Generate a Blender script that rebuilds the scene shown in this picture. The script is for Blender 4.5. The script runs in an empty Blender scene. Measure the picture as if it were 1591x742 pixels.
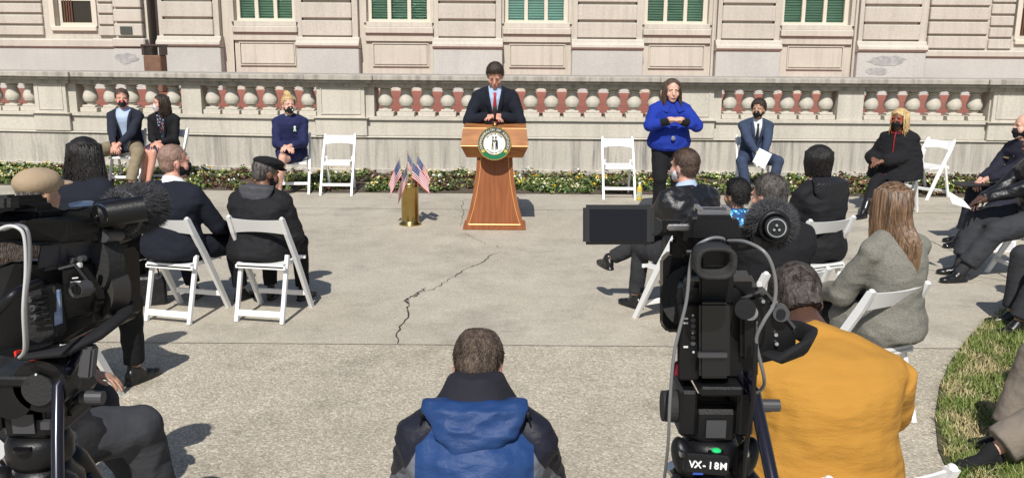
import bpy, bmesh, math, random
import numpy as np
from mathutils import Vector, Matrix, noise
R = math.radians
random.seed(7)
rng = np.random.default_rng(7)
SC = bpy.context.scene
COL = SC.collection
# ---------------------------------------------------------------- camera
CH, PITCH, ROLL, FPX = 2.05, 12.13, 0.43, 1400.0
cam = bpy.data.objects.new('camera', bpy.data.cameras.new('camera'))
COL.objects.link(cam)
cam.data.sensor_width = 36
cam.data.lens = 36 * FPX / 1591
cam.data.clip_start = 0.05
cam.data.clip_end = 3000
CM = Matrix.Rotation(R(90 - PITCH), 3, 'X') @ Matrix.Rotation(R(ROLL), 3, 'Z')
cam.matrix_world = Matrix.Translation((0, 0, CH)) @ CM.to_4x4()
SC.camera = cam
# ---------------------------------------------------------------- world, sun, exposure
w = bpy.data.worlds.new('World'); SC.world = w; w.use_nodes = True
nt = w.node_tree
sky = nt.nodes.new('ShaderNodeTexSky'); sky.sky_type = 'NISHITA'; sky.sun_disc = False
SUN_EL, SUN_DX = 47, 0.12
sky.sun_elevation = R(SUN_EL); sky.sun_rotation = R(187)
nt.links.new(sky.outputs[0], nt.nodes['Background'].inputs[0])
nt.nodes['Background'].inputs[1].default_value = 0.085
sl = bpy.data.lights.new('sun', 'SUN'); sl.energy = 4.6; sl.angle = R(0.5); sl.color = (1, .962, .90)
so = bpy.data.objects.new('sun', sl); COL.objects.link(so)
dv = Vector((SUN_DX, 1, 0)).normalized() * math.cos(R(SUN_EL)) + Vector((0, 0, -math.sin(R(SUN_EL))))
so.rotation_euler = dv.to_track_quat('-Z', 'Y').to_euler(); so.location = (0, -5, 20)
SC.view_settings.view_transform = 'Standard'; SC.view_settings.look = 'None'
SC.view_settings.exposure = 0.12; SC.view_settings.gamma = 1

def ray(px, py):
    return (CM @ Vector(((px - 795.5) / FPX, -(py - 371) / FPX, -1))).normalized()
def G(px, py, z=0.0):
    d = ray(px, py); t = (z - CH) / d.z
    return Vector((d.x * t, d.y * t, z))
def U(px, py, Y):
    d = ray(px, py); t = Y / d.y
    return Vector((d.x * t, Y, CH + d.z * t))
# ---------------------------------------------------------------- materials
def newmat(name):
    m = bpy.data.materials.new(name); m.use_nodes = True
    return m, m.node_tree, m.node_tree.nodes['Principled BSDF']
def mat(name, col, rough=.6, metal=0, var=0, vscale=8, bump=0, bscale=40, stretch=(1, 1, 1), sheen=0, spec=.5, col2=None, coord='Object', detail=4, coat=0):
    m, t, b = newmat(name)
    b.inputs['Base Color'].default_value = (*col, 1); b.inputs['Roughness'].default_value = rough
    b.inputs['Metallic'].default_value = metal; b.inputs['Specular IOR Level'].default_value = spec
    if sheen: b.inputs['Sheen Weight'].default_value = sheen
    if coat: b.inputs['Coat Weight'].default_value = coat
    if var or bump or col2:
        tc = t.nodes.new('ShaderNodeTexCoord'); mp = t.nodes.new('ShaderNodeMapping'); mp.inputs['Scale'].default_value = stretch
        t.links.new(tc.outputs[coord], mp.inputs[0])
    if var or col2:
        n = t.nodes.new('ShaderNodeTexNoise'); n.inputs['Scale'].default_value = vscale; n.inputs['Detail'].default_value = detail
        t.links.new(mp.outputs[0], n.inputs['Vector'])
        rp = t.nodes.new('ShaderNodeValToRGB'); rp.color_ramp.elements[0].position = .32; rp.color_ramp.elements[1].position = .68
        c1 = col2 if col2 else [c * (1 - var) for c in col]
        c2 = col if col2 else [min(1, c * (1 + var)) for c in col]
        rp.color_ramp.elements[0].color = (*c1, 1); rp.color_ramp.elements[1].color = (*c2, 1)
        t.links.new(n.outputs[0], rp.inputs[0]); t.links.new(rp.outputs[0], b.inputs['Base Color'])
    if bump:
        n2 = t.nodes.new('ShaderNodeTexNoise'); n2.inputs['Scale'].default_value = bscale; n2.inputs['Detail'].default_value = 5
        t.links.new(mp.outputs[0], n2.inputs['Vector'])
        bp = t.nodes.new('ShaderNodeBump'); bp.inputs['Strength'].default_value = bump; bp.inputs['Distance'].default_value = .02
        t.links.new(n2.outputs[0], bp.inputs['Height']); t.links.new(bp.outputs[0], b.inputs['Normal'])
    return m
def noise_node(t, vec, scale, detail=5, rough=.5):
    n = t.nodes.new('ShaderNodeTexNoise'); n.inputs['Scale'].default_value = scale; n.inputs['Detail'].default_value = detail; n.inputs['Roughness'].default_value = rough
    t.links.new(vec, n.inputs['Vector']); return n.outputs[0]
def ramp(t, fac, stops):
    r = t.nodes.new('ShaderNodeValToRGB'); e = r.color_ramp.elements
    while len(e) < len(stops): e.new(.5)
    for i, (p, c) in enumerate(stops): e[i].position = p; e[i].color = (*c, 1) if not isinstance(c, (int, float)) else (c, c, c, 1)
    t.links.new(fac, r.inputs[0]); return r.outputs[0]
def mix(t, fac, a, b, mode='MIX'):
    n = t.nodes.new('ShaderNodeMix'); n.data_type = 'RGBA'; n.blend_type = mode
    for s, v in ((n.inputs['Factor'], fac), (n.inputs['A'], a), (n.inputs['B'], b)):
        if hasattr(v, 'links') or hasattr(v, 'is_linked'): t.links.new(v, s)
        elif isinstance(v, (int, float)): s.default_value = v if s.type == 'VALUE' else (v, v, v, 1)
        else: s.default_value = (*v, 1)
    return n.outputs['Result']
def vmap(t, scale=(1, 1, 1), coord='Object'):
    tc = t.nodes.new('ShaderNodeTexCoord'); mp = t.nodes.new('ShaderNodeMapping'); mp.inputs['Scale'].default_value = scale
    t.links.new(tc.outputs[coord], mp.inputs[0]); return mp.outputs[0]
def bumpn(t, b, h, strength, dist):
    bp = t.nodes.new('ShaderNodeBump'); bp.inputs['Strength'].default_value = strength; bp.inputs['Distance'].default_value = dist
    t.links.new(h, bp.inputs['Height']); t.links.new(bp.outputs[0], b.inputs['Normal'])
def math_n(t, op, a, b=None):
    n = t.nodes.new('ShaderNodeMath'); n.operation = op
    for i, v in enumerate((a, b)):
        if v is None: continue
        if isinstance(v, (int, float)): n.inputs[i].default_value = v
        else: t.links.new(v, n.inputs[i])
    return n.outputs[0]

def stone(name, base, stain, amount=.5, rough=.85):
    m, t, b = newmat(name); b.inputs['Roughness'].default_value = rough
    v = vmap(t)
    big = ramp(t, noise_node(t, v, .9, 3), [(.3, tuple(c * .88 for c in base)), (.7, base)])
    fine = ramp(t, noise_node(t, v, 30, 6, .7), [(.3, .82), (.7, 1.05)])
    c = mix(t, 1.0, big, fine, 'MULTIPLY')
    vs = vmap(t, (5.5, 5.5, .35))
    st = ramp(t, noise_node(t, vs, 1.6, 6, .7), [(.46, 0.0), (.70, amount)])
    pt = ramp(t, noise_node(t, v, .8, 2), [(.30, 0.35), (.60, 1.0)])
    f = mix(t, 1.0, st, pt, 'MULTIPLY')
    c = mix(t, f, c, stain)
    t.links.new(c, b.inputs['Base Color'])
    bumpn(t, b, noise_node(t, v, 60, 6, .7), .25, .01)
    return m
M_stone = stone('limestone', (.61, .565, .48), (.22, .20, .17), .35)
M_stone_pink = stone('limestone_pier', (.58, .54, .465), (.25, .22, .18), .28)
M_grey = stone('grey_granite', (.54, .54, .50), (.38, .39, .38), .4)
M_plinth = stone('weathered_plinth', (.54, .50, .43), (.13, .13, .12), .95)
M_coping = stone('weathered_coping', (.47, .43, .37), (.12, .11, .10), .9)
M_white = mat('white_resin', (.80, .80, .79), .38, var=.04, vscale=3, bump=.03, bscale=60)
M_black = mat('black_plastic', (.0055, .0055, .0065), .42, var=.3, vscale=20, bump=.06, bscale=300, spec=.35)
M_blackg = mat('black_gloss', (.008, .008, .010), .15, spec=.6)
M_black_soft = mat('black_rubber', (.018, .018, .018), .8, bump=.2, bscale=200)
M_metal = mat('steel', (.55, .55, .56), .3, 1)
M_grey_pl = mat('grey_plastic', (.05, .05, .055), .45)
M_paper = mat('paper', (.85, .85, .83), .7)
M_red = mat('red_plastic', (.7, .03, .015), .4)

# ---------------------------------------------------------------- mesh helpers
class MB:
    def __init__(s): s.v = []; s.f = []; s.m = []; s.n = 0
    def add(s, vs, fs, mi=0):
        vs = np.asarray(vs, float).reshape(-1, 3)
        s.v.append(vs); s.f += [tuple(i + s.n for i in f) for f in fs]; s.m += [mi] * len(fs); s.n += len(vs); return s
    def box(s, c, d, rot=None, mi=0, bev=0):
        x, y, z = (d[0] / 2, d[1] / 2, d[2] / 2)
        if bev and min(d) > 2.5 * bev:
            b = bev; pts = []; 
            for sx in (-1, 1):
                for sy in (-1, 1):
                    for sz in (-1, 1):
                        pts += [(sx * (x - b), sy * (y - b), sz * z), (sx * (x - b), sy * y, sz * (z - b)), (sx * x, sy * (y - b), sz * (z - b))]
            def I(sx, sy, sz, k): return ((sx > 0) * 4 + (sy > 0) * 2 + (sz > 0)) * 3 + k
            F = []
            for a in (-1, 1):
                F.append([I(-1, -1, a, 0), I(1, -1, a, 0), I(1, 1, a, 0), I(-1, 1, a, 0)][::a])
                F.append([I(-1, a, -1, 1), I(-1, a, 1, 1), I(1, a, 1, 1), I(1, a, -1, 1)][::a])
                F.append([I(a, -1, -1, 2), I(a, 1, -1, 2), I(a, 1, 1, 2), I(a, -1, 1, 2)][::a])
                for c2 in (-1, 1):
                    F.append([I(-1, a, c2, 0), I(1, a, c2, 0), I(1, a, c2, 1), I(-1, a, c2, 1)][::a * c2])
                    F.append([I(a, -1, c2, 0), I(a, -1, c2, 2), I(a, 1, c2, 2), I(a, 1, c2, 0)][::a * c2])
                    F.append([I(a, c2, -1, 1), I(a, c2, -1, 2), I(a, c2, 1, 2), I(a, c2, 1, 1)][::a * c2])
            for sx in (-1, 1):
                for sy in (-1, 1):
                    for sz in (-1, 1): F.append([I(sx, sy, sz, 0), I(sx, sy, sz, 1), I(sx, sy, sz, 2)][::sx * sy * sz])
            P = np.array(pts, float)
            F = [tuple(f) for f in F]
            # orient outward
            out = []
            for f in F:
                q = P[list(f)]; nrm = np.cross(q[1] - q[0], q[2] - q[0])
                out.append(f if np.dot(nrm, q.mean(0)) > 0 else f[::-1])
            F = out
        else:
            P = np.array([(a, b, c_) for a in (-x, x) for b in (-y, y) for c_ in (-z, z)], float)
            F = [(0, 1, 3, 2), (4, 6, 7, 5), (0, 4, 5, 1), (2, 3, 7, 6), (0, 2, 6, 4), (1, 5, 7, 3)]
        if rot is not None: P = P @ np.array(rot).T
        return s.add(P + np.array(c), F, mi)
    def b2(s, x0, x1, y0, y1, z0, z1, mi=0, bev=0):
        return s.box(((x0 + x1) / 2, (y0 + y1) / 2, (z0 + z1) / 2), (abs(x1 - x0), abs(y1 - y0), abs(z1 - z0)), None, mi, bev)
    def loft(s, cs, xs, ys, rx, ry, n=16, mi=0, cap=True, sq=0):
        # cs centres, xs/ys axis vectors per ring
        a = np.arange(n) * 2 * math.pi / n
        ca, sa = np.cos(a), np.sin(a)
        if sq:
            e = 1 - sq; ca = np.sign(ca) * np.abs(ca) ** e; sa = np.sign(sa) * np.abs(sa) ** e
        V = []
        for i in range(len(cs)):
            V.append(np.asarray(cs[i])[None] + np.outer(ca, np.asarray(xs[i]) * rx[i]) + np.outer(sa, np.asarray(ys[i]) * ry[i]))
        k = len(cs); F = []
        for i in range(k - 1):
            for j in range(n):
                F.append((i * n + j, i * n + (j + 1) % n, (i + 1) * n + (j + 1) % n, (i + 1) * n + j))
        V = list(np.vstack(V))
        if cap:
            F.append(tuple(range(n))[::-1]); F.append(tuple((k - 1) * n + j for j in range(n)))
        return s.add(V, F, mi)
    def tube(s, pts, r, n=8, mi=0, rnd=False, flat=1, up=None):
        P = [np.array(p, float) for p in pts]
        if isinstance(r, (int, float)): r = [r] * len(P)
        r = list(r)
        if rnd:
            d0 = P[0] - P[1]; d0 /= np.linalg.norm(d0) + 1e-9; d1 = P[-1] - P[-2]; d1 /= np.linalg.norm(d1) + 1e-9
            A = [P[0] + d0 * r[0] * math.sin(t) for t in (1.5, 1.0, .5)]; ra = [r[0] * math.cos(t) for t in (1.5, 1.0, .5)]
            B = [P[-1] + d1 * r[-1] * math.sin(t) for t in (.5, 1.0, 1.5)]; rb = [r[-1] * math.cos(t) for t in (.5, 1.0, 1.5)]
            P = A + P + B; r = ra + r + rb
        xs, ys = [], []; prev = None
        for i in range(len(P)):
            d = P[min(i + 1, len(P) - 1)] - P[max(i - 1, 0)]; d = d / (np.linalg.norm(d) + 1e-9)
            if prev is None:
                h = np.array(up, float) if up is not None else (np.array([0, 0, 1.]) if abs(d[2]) < .9 else np.array([1., 0, 0]))
                x = np.cross(h, d)
            else: x = prev - d * np.dot(prev, d)
            x = x / (np.linalg.norm(x) + 1e-9); prev = x
            xs.append(x); ys.append(np.cross(d, x))
        return s.loft(P, xs, ys, r, [q * flat for q in r], n, mi)
    def ell(s, c, r, rot=None, n=16, m=10, mi=0):
        V = [(0, 0, 1)]; F = []
        for i in range(1, m):
            t = math.pi * i / m
            for j in range(n):
                a = 2 * math.pi * j / n; V.append((math.sin(t) * math.cos(a), math.sin(t) * math.sin(a), math.cos(t)))
        V.append((0, 0, -1)); L = len(V) - 1
        for j in range(n): F.append((0, 1 + j, 1 + (j + 1) % n)); F.append((L, L - n + (j + 1) % n, L - n + j))
        for i in range(m - 2):
            for j in range(n):
                a = 1 + i * n + j; b = 1 + i * n + (j + 1) % n; F.append((a, a + n, b + n, b))
        P = np.array(V) * np.array(r)
        if rot is not None: P = P @ np.array(rot).T
        return s.add(P + np.array(c), F, mi)
    def lathe(s, c, prof, n=24, mi=0, sqz=None):
        cs = [np.array(c) + np.array([0, 0, z]) for r, z in prof]
        X = np.array([1., 0, 0]); Y = np.array([0, 1., 0])
        rr = [max(r, 1e-4) for r, z in prof]
        return s.loft(cs, [X] * len(cs), [Y] * len(cs), rr, rr, n, mi)
    def prism(s, poly, y0, y1, mi=0):
        # polygon in (x,z), extruded over y
        n = len(poly); V = [(x, y0, z) for x, z in poly] + [(x, y1, z) for x, z in poly]
        F = [tuple(range(n)), tuple(range(2 * n - 1, n - 1, -1))] + [(i, i + n, (i + 1) % n + n, (i + 1) % n) for i in range(n)]
        return s.add(V, F, mi)
    def arr(s): return np.vstack(s.v)
    def xf(s, M):
        M = np.array(M); s.v = [v @ M[:3, :3].T + M[:3, 3] for v in s.v]; return s
    def mesh(s, name, mats, smooth=False):
        me = bpy.data.meshes.new(name); me.from_pydata(s.arr().tolist(), [], s.f)
        for m in (mats if isinstance(mats, (list, tuple)) else [mats]): me.materials.append(m)
        me.polygons.foreach_set('material_index', s.m)
        if smooth: me.polygons.foreach_set('use_smooth', [True] * len(s.f))
        me.update(); return me
def link(name, me, parent=None, loc=None):
    o = bpy.data.objects.new(name, me); COL.objects.link(o)
    if parent: o.parent = parent
    if loc is not None: o.location = loc
    return o
def fixn(me):
    bm = bmesh.new(); bm.from_mesh(me); bmesh.ops.recalc_face_normals(bm, faces=bm.faces); bm.to_mesh(me); bm.free()
def obj(name, mb, mats, parent=None, smooth=False, fix=True):
    me = mb.mesh(name, mats, smooth)
    if fix: fixn(me)
    if smooth == 'auto':
        me.polygons.foreach_set('use_smooth', [True] * len(me.polygons)); me.set_sharp_from_angle(angle=R(35))
    return link(name, me, parent)
def tag(o, label=None, cat=None, group=None, kind=None):
    for k, v in (('label', label), ('category', cat), ('group', group), ('kind', kind)):
        if v: o[k] = v
    return o
def empty(name, loc=(0, 0, 0), rz=0, label=None, cat=None, group=None):
    o = bpy.data.objects.new(name, None); COL.objects.link(o); o.location = loc; o.rotation_euler = (0, 0, rz); o.empty_display_size = .1
    return tag(o, label, cat, group)
def copy_tree(o, parent=None):
    c = o.copy(); COL.objects.link(c)
    if parent: c.parent = parent
    for ch in [x for x in o.children]: copy_tree(ch, c)
    return c
_tmp = None
def remesh(mb, voxel, smooth=4, fac=.5):
    me = bpy.data.meshes.new('tmp'); me.from_pydata(mb.arr().tolist(), [], mb.f); me.update(); fixn(me)
    o = bpy.data.objects.new('tmp', me); COL.objects.link(o)
    r = o.modifiers.new('r', 'REMESH'); r.mode = 'VOXEL'; r.voxel_size = voxel; r.use_smooth_shade = True
    if smooth:
        s = o.modifiers.new('s', 'SMOOTH'); s.iterations = smooth; s.factor = fac
    dg = bpy.context.evaluated_depsgraph_get()
    out = bpy.data.meshes.new_from_object(o.evaluated_get(dg))
    bpy.data.objects.remove(o); bpy.data.meshes.remove(me)
    return out
def mverts(me):
    a = np.empty(len(me.vertices) * 3, np.float32); me.vertices.foreach_get('co', a); return a.reshape(-1, 3)
def setv(me, a):
    me.vertices.foreach_set('co', np.ascontiguousarray(a, np.float32).ravel()); me.update()
def folds(me, amp, scale=7, stretch=(1, 1, 1), seed=0):
    a = mverts(me); nn = np.empty(len(me.vertices) * 3, np.float32); me.vertices.foreach_get('normal', nn); nn = nn.reshape(-1, 3)
    off = Vector((seed * 3.1, seed * 1.7, seed * .9)); st = Vector(stretch)
    d = np.empty(len(a))
    for i, p in enumerate(a):
        q = Vector((p[0] * st[0], p[1] * st[1], p[2] * st[2])) * scale + off
        k = noise.noise(q); k2 = noise.noise(q * 2.3)
        d[i] = (0.5 - abs(k) * 2.2) * .8 + k2 * .5
    setv(me, a + nn * (d * amp)[:, None])

# ================================================================ GROUND
gp = MB(); gp.add([(-60, -20, 0), (60, -20, 0), (60, 60, 0), (-60, 60, 0)], [(0, 1, 2, 3)])
m, t, b = newmat('concrete'); b.inputs['Roughness'].default_value = .9
v = vmap(t)
big = ramp(t, noise_node(t, v, .5, 4, .6), [(.3, (.415, .375, .305)), (.7, (.50, .458, .38))])
med = ramp(t, noise_node(t, v, 3.2, 6, .65), [(.3, .88), (.7, 1.06)])
c = mix(t, 1, big, med, 'MULTIPLY')
st_ = ramp(t, noise_node(t, v, 1.3, 7, .75), [(.36, .80), (.50, 1.0), (.66, 1.0), (.74, 1.10)]); c = mix(t, 1, c, st_, 'MULTIPLY')
vo = t.nodes.new('ShaderNodeTexVoronoi'); vo.inputs['Scale'].default_value = 95; t.links.new(v, vo.inputs['Vector'])
sp = t.nodes.new('ShaderNodeSeparateXYZ'); t.links.new(v, sp.inputs[0])
nearf = ramp(t, math_n(t, 'MULTIPLY_ADD', sp.outputs[1], -1.0), [(0, 0), (1, 1)])
near = t.nodes.new('ShaderNodeMapRange'); near.inputs['From Min'].default_value = 6.03; near.inputs['From Max'].default_value = 5.97
near.inputs['To Min'].default_value = .45; near.inputs['To Max'].default_value = 1.0
t.links.new(sp.outputs[1], near.inputs['Value'])
peb = t.nodes.new('ShaderNodeSeparateColor'); t.links.new(vo.outputs['Color'], peb.inputs[0])
pb = ramp(t, peb.outputs[0], [(0, (.58, .53, .46)), (.45, (.86, .83, .77)), (.8, (1.12, 1.10, 1.05)), (1, (1.5, 1.5, 1.47))])
c2 = mix(t, 1, c, pb, 'MULTIPLY')
fc = math_n(t, 'MULTIPLY', near.outputs[0], .75)
c = mix(t, fc, c, c2)
t.links.new(c, b.inputs['Base Color'])
hb = math_n(t, 'ADD', math_n(t, 'MULTIPLY', vo.outputs['Distance'], -.6), math_n(t, 'MULTIPLY', noise_node(t, v, 45, 6, .7), 1.2))
bumpn(t, b, hb, .5, .012)
M_conc = m
tag(obj('ground', gp, M_conc), kind='structure')
# joints and cracks as thin dark sunken strips
M_joint = mat('joint_dirt', (.25, .22, .175), .95, var=.4, vscale=12)
M_crack = mat('crack_dark', (.035, .03, .025), .95, var=.4, vscale=30)
jb = MB()
def strip(mb, pts, wd, z=.004):
    pts = [Vector((p[0], p[1], 0)) for p in pts]; V = []; F = []
    for i, p in enumerate(pts):
        d = (pts[min(i + 1, len(pts) - 1)] - pts[max(i - 1, 0)]).normalized(); nrm = Vector((-d.y, d.x, 0))
        ww = wd if isinstance(wd, (int, float)) else wd[i]
        for s_ in (-1, 1): q = p + nrm * ww * s_ / 2; V.append((q.x, q.y, z))
    for i in range(len(pts) - 1): F.append((2 * i, 2 * i + 1, 2 * i + 3, 2 * i + 2))
    mb.add(V, F)
ya, yb = G(0, 537).y, G(1591, 541).y
strip(jb, [(-9, 6.0), (9, 6.0)], .011)
strip(jb, [(-20, 11.3), (20, 11.3)], .012)
strip(jb, [G(1100, 371).to_tuple(), G(1591, 440).to_tuple()], .010)
strip(jb, [G(1370, 340).to_tuple(), G(1480, 390).to_tuple()], .012)
tag(obj('pavement_joints', jb, M_joint), kind='structure')
cb = MB()
def crack(px, w0):
    pts = []
    for i in range(len(px) - 1):
        a, b_ = G(*px[i]), G(*px[i + 1]); n = 6
        for k in range(n):
            t_ = k / n; q = a.lerp(b_, t_); q += Vector((random.uniform(-1, 1), random.uniform(-1, 1), 0)) * .022 * (0 if k == 0 else 1); pts.append(q)
    pts.append(G(*px[-1]))
    ws = [max(.0025, w0 * random.uniform(.2, 1.3)) for _ in pts]; ws[0] = ws[-1] = .002
    strip(cb, pts, ws, .005)
crack([(617, 534), (622, 512), (634, 484), (636, 466)], .012)
crack([(628, 468), (650, 455), (676, 448), (700, 432), (728, 416), (745, 410), (764, 396), (780, 390)], .008)
crack([(640, 462), (655, 452), (660, 447)], .013)
crack([(634, 472), (630, 466), (640, 460)], .014)
crack([(716, 352), (720, 334), (717, 322), (719, 312)], .005)
crack([(722, 362), (748, 375), (754, 379)], .004)
crack([(775, 386), (773, 380)], .008)
crack([(651, 315), (667, 315)], .008)
tag(obj('pavement_cracks', cb, M_crack), kind='structure')

# ================================================================ WALL / BALUSTRADE
WY = 14.3
XA = U(500, 160, WY).x
def shear(me, k=math.tan(R(6.5))):
    a = mverts(me); a[:, 1] += np.maximum(0, XA - a[:, 0]) * k; setv(me, a)
def Zw(py): return U(795, py, WY).z
def Xw(px, py=160): return U(px, py, WY).x
bal = empty('balustrade_wall', (0, WY, 0), 0, 'long low limestone balustrade wall behind the flower bed', 'balustrade')
zc0, zc1 = Zw(134), Zw(118)      # coping
zo0, zo1 = Zw(183), Zw(134)
zl0, zl1 = Zw(213), Zw(188)
XL, XR = -12.5, 12.5
def wobj(name, mb, mats, parent, smooth=False):
    o = obj(name, mb, mats, parent, smooth); shear(o.data)
    a = mverts(o.data); a[:, 1] -= WY; setv(o.data, a); return o
def seg(x0, x1, n=1): return np.linspace(x0, x1, n + 1)
XB = [XL, XA, XR]
def wbox(mb, x0, x1, y0, y1, z0, z1, bev=0):
    # split at bend
    if x0 < XA < x1:
        mb.b2(x0, XA, y0, y1, z0, z1, 0, bev); mb.b2(XA, x1, y0, y1, z0, z1, 0, bev)
    else: mb.b2(x0, x1, y0, y1, z0, z1, 0, bev)
pier_px = [(40, 80, 1), (272, 304, 0), (505, 565, 1), (1050, 1106, 1), (1303, 1343, 0), (1553, 1610, 1), (-250, -190, 0), (1790, 1830, 0)]
piers = [(Xw(a), Xw(b_), p) for a, b_, p in pier_px]
mb = MB()
wbox(mb, XL, XR, WY + .0, WY + .62, .0, zl0)
wbox(mb, XL, XR, WY - .06, WY - .001, .0, .115, .01)
for px in (470, 640, 800, 930, 1130, 1320, 1500, 150, 330):
    x = Xw(px); mb.b2(x - .004, x + .004, WY - .002, WY - .0005, .12, zl0)
wobj('plinth', mb, M_plinth, bal)
mb = MB()
wbox(mb, XL, XR, WY + .03, WY + .60, zl0 + .001, zl1)                        # band
wbox(mb, XL, XR, WY - .035, WY + .63, zl0 - .03, zl0 + .0, .012)
wbox(mb, XL, XR, WY - .01, WY + .60, zl1 + .001, zo0 - .012, .02)
wbox(mb, XL, XR, WY + .03, WY + .56, zo0 - .011, zo0)
for x0, x1, p in piers:
    if p:
        mb.b2(x0 - .16, x1 + .05, WY - .05, WY + .02, zl0 + .002, zl1 + .04, 0, .01)
        mb.b2(x0 - .19, x1 + .08, WY - .09, WY + .02, zl1 + .041, zo0 - .02, 0, .015)
wobj('band_course', mb, M_stone, bal)
mb = MB()
def coping(mb, x0, x1, dy):
    wbox(mb, x0, x1, WY - .02 - dy, WY + .58, zc0 - .03, zc0 + .035)
    wbox(mb, x0, x1, WY - .10 - dy, WY + .66, zc0 + .036, zc0 + .075, .012)
    wbox(mb, x0, x1, WY - .14 - dy, WY + .70, zc0 + .076, zc1, .012)
coping(mb, XL, XR, 0)
for x0, x1, p in piers:
    if p: 
        mb.b2(x0 - .20, x1 + .09, WY - .08, WY, zc0 - .028, zc0 + .036)
        mb.b2(x0 - .25, x1 + .14, WY - .16, WY, zc0 + .037, zc0 + .076, 0, .01)
        mb.b2(x0 - .28, x1 + .17, WY - .20, WY, zc0 + .077, zc1 + .004, 0, .01)
for k in range(-6, 7):
    x = k * 1.9 + .5; mb.b2(x - .006, x + .006, WY - .143, WY + .703, zc0 + .08, zc1 + .002)
wobj('coping', mb, M_coping, bal)
for x0, x1, p in piers:
    mb = MB()
    if p:
        mb.b2(x0 - .14, x1 + .16, WY + .03, WY + .56, zo0, zc0 - .031)
        mb.b2(x0 - .12, x1 + .02, WY - .04, WY + .03, zo0 - .019, zc0 - .029)
        # raised frame on pier face
        f = .05
        X0, X1 = x0 - .06, x1 - .04
        for q in ((X0, X1, zo0 + .04, zo0 + .055), (X0, X1, zo1 - .04, zo1 - .025), (X0, X0 + .015, zo0 + .056, zo1 - .041), (X1 - .015, X1, zo0 + .056, zo1 - .041)):
            mb.b2(q[0], q[1], WY - .052, WY - .042, q[2], q[3])
    else:
        mb.b2(x0, x1, WY + .03, WY + .56, zo0, zc0 - .031)
    wobj('pier', mb, M_stone, bal)
# balusters
H = zo1 - zo0
def bal_mesh():
    mb = MB()
    mb.box((0, 0, .035), (.27, .235, .07), bev=.006)
    mb.box((0, 0, .088), (.21, .20, .036), bev=.008)
    prof = [(.065, .1), (.06, .125), (.075, .14), (.062, .15), (.10, .158), (.112, .185), (.120, .212), (.115, .25), (.097, .30), (.086, .345), (.072, .37), (.095, .378), (.095, .392), (.07, .396), (.11, .41), (.11, .418)]
    s_ = (H - .0) / .455
    mb.lathe((0, 0, 0), [(r, z) for r, z in prof], 20)
    mb.box((0, 0, .437), (.235, .235, .036), bev=.005)
    mb.v = [q * np.array([1, 1, s_]) for q in mb.v]
    me = mb.mesh('baluster', M_stone); fixn(me)
    me.polygons.foreach_set('use_smooth', [True] * len(me.polygons)); me.set_sharp_from_angle(angle=R(40)); return me
bme = bal_mesh()
edges = sorted([(x0 - (.14 if p else 0), x1 + (.16 if p else 0)) for x0, x1, p in piers])
edges = [(XL - 1, XL)] + edges
for i in range(len(edges)):
    x0 = edges[i][1]; x1 = edges[i + 1][0] if i + 1 < len(edges) else XR
    n = max(1, round((x1 - x0) / .325)); st = (x1 - x0) / n
    for k in range(n):
        x = x0 + st * (k + .5)
        o = link('baluster', bme, bal, (x, .17 + max(0, XA - x) * math.tan(R(6.5)), zo0))
# half balusters at pier sides: small jamb blocks
# terrace
TZ = .905
mb = MB(); yk = WY + .58; yl = yk + (XA + 30) * math.tan(R(6.5)); Pt = [(-30, yl), (XA, yk), (30, yk), (30, 23.4), (-30, 23.4)]
mb.add([(x, y, TZ) for x, y in Pt] + [(x, y, TZ - .3) for x, y in Pt], [(0, 1, 2, 3, 4), (9, 8, 7, 6, 5)] + [(i, i + 5, (i + 1) % 5 + 5, (i + 1) % 5) for i in range(5)])
m, t, b = newmat('red_tile'); b.inputs['Roughness'].default_value = .8
v = vmap(t)
br = t.nodes.new('ShaderNodeTexBrick'); br.inputs['Scale'].default_value = 1; br.offset = 0
br.inputs['Brick Width'].default_value = .4; br.inputs['Row Height'].default_value = .4; br.inputs['Mortar Size'].default_value = .008
br.inputs['Color1'].default_value = (.30, .088, .058, 1); br.inputs['Color2'].default_value = (.25, .075, .05, 1); br.inputs['Mortar'].default_value = (.25, .12, .09, 1)
t.links.new(v, br.inputs['Vector'])
t.links.new(mix(t, 1, br.outputs[0], ramp(t, noise_node(t, v, 3, 5), [(.3, .85), (.7, 1.1)]), 'MULTIPLY'), b.inputs['Base Color'])
tag(obj('terrace', mb, m), kind='structure')

# ================================================================ BUILDING
BY = 23.0
bd = empty('stone_building', (0, BY, 0), 0, 'large pale limestone building with rusticated piers and green blinds behind the balustrade', 'building')
def Xb(px): return U(px, 50, BY).x
def Zb(py): return U(795, py, BY).z
ZT = 6.2
def bobj(name, mb, mats, parent=None, smooth=False):
    o = obj(name, mb, mats, parent or bd, smooth); a = mverts(o.data); a[:, 1] -= BY; setv(o.data, a); return o
bays = [(362, 465), (567, 675), (780, 888), (997, 1105), (1210, 1325)]
pier_px = [(252, 345), (466, 558), (676, 779), (890, 996), (1112, 1208), (1330, 1432)]
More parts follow.
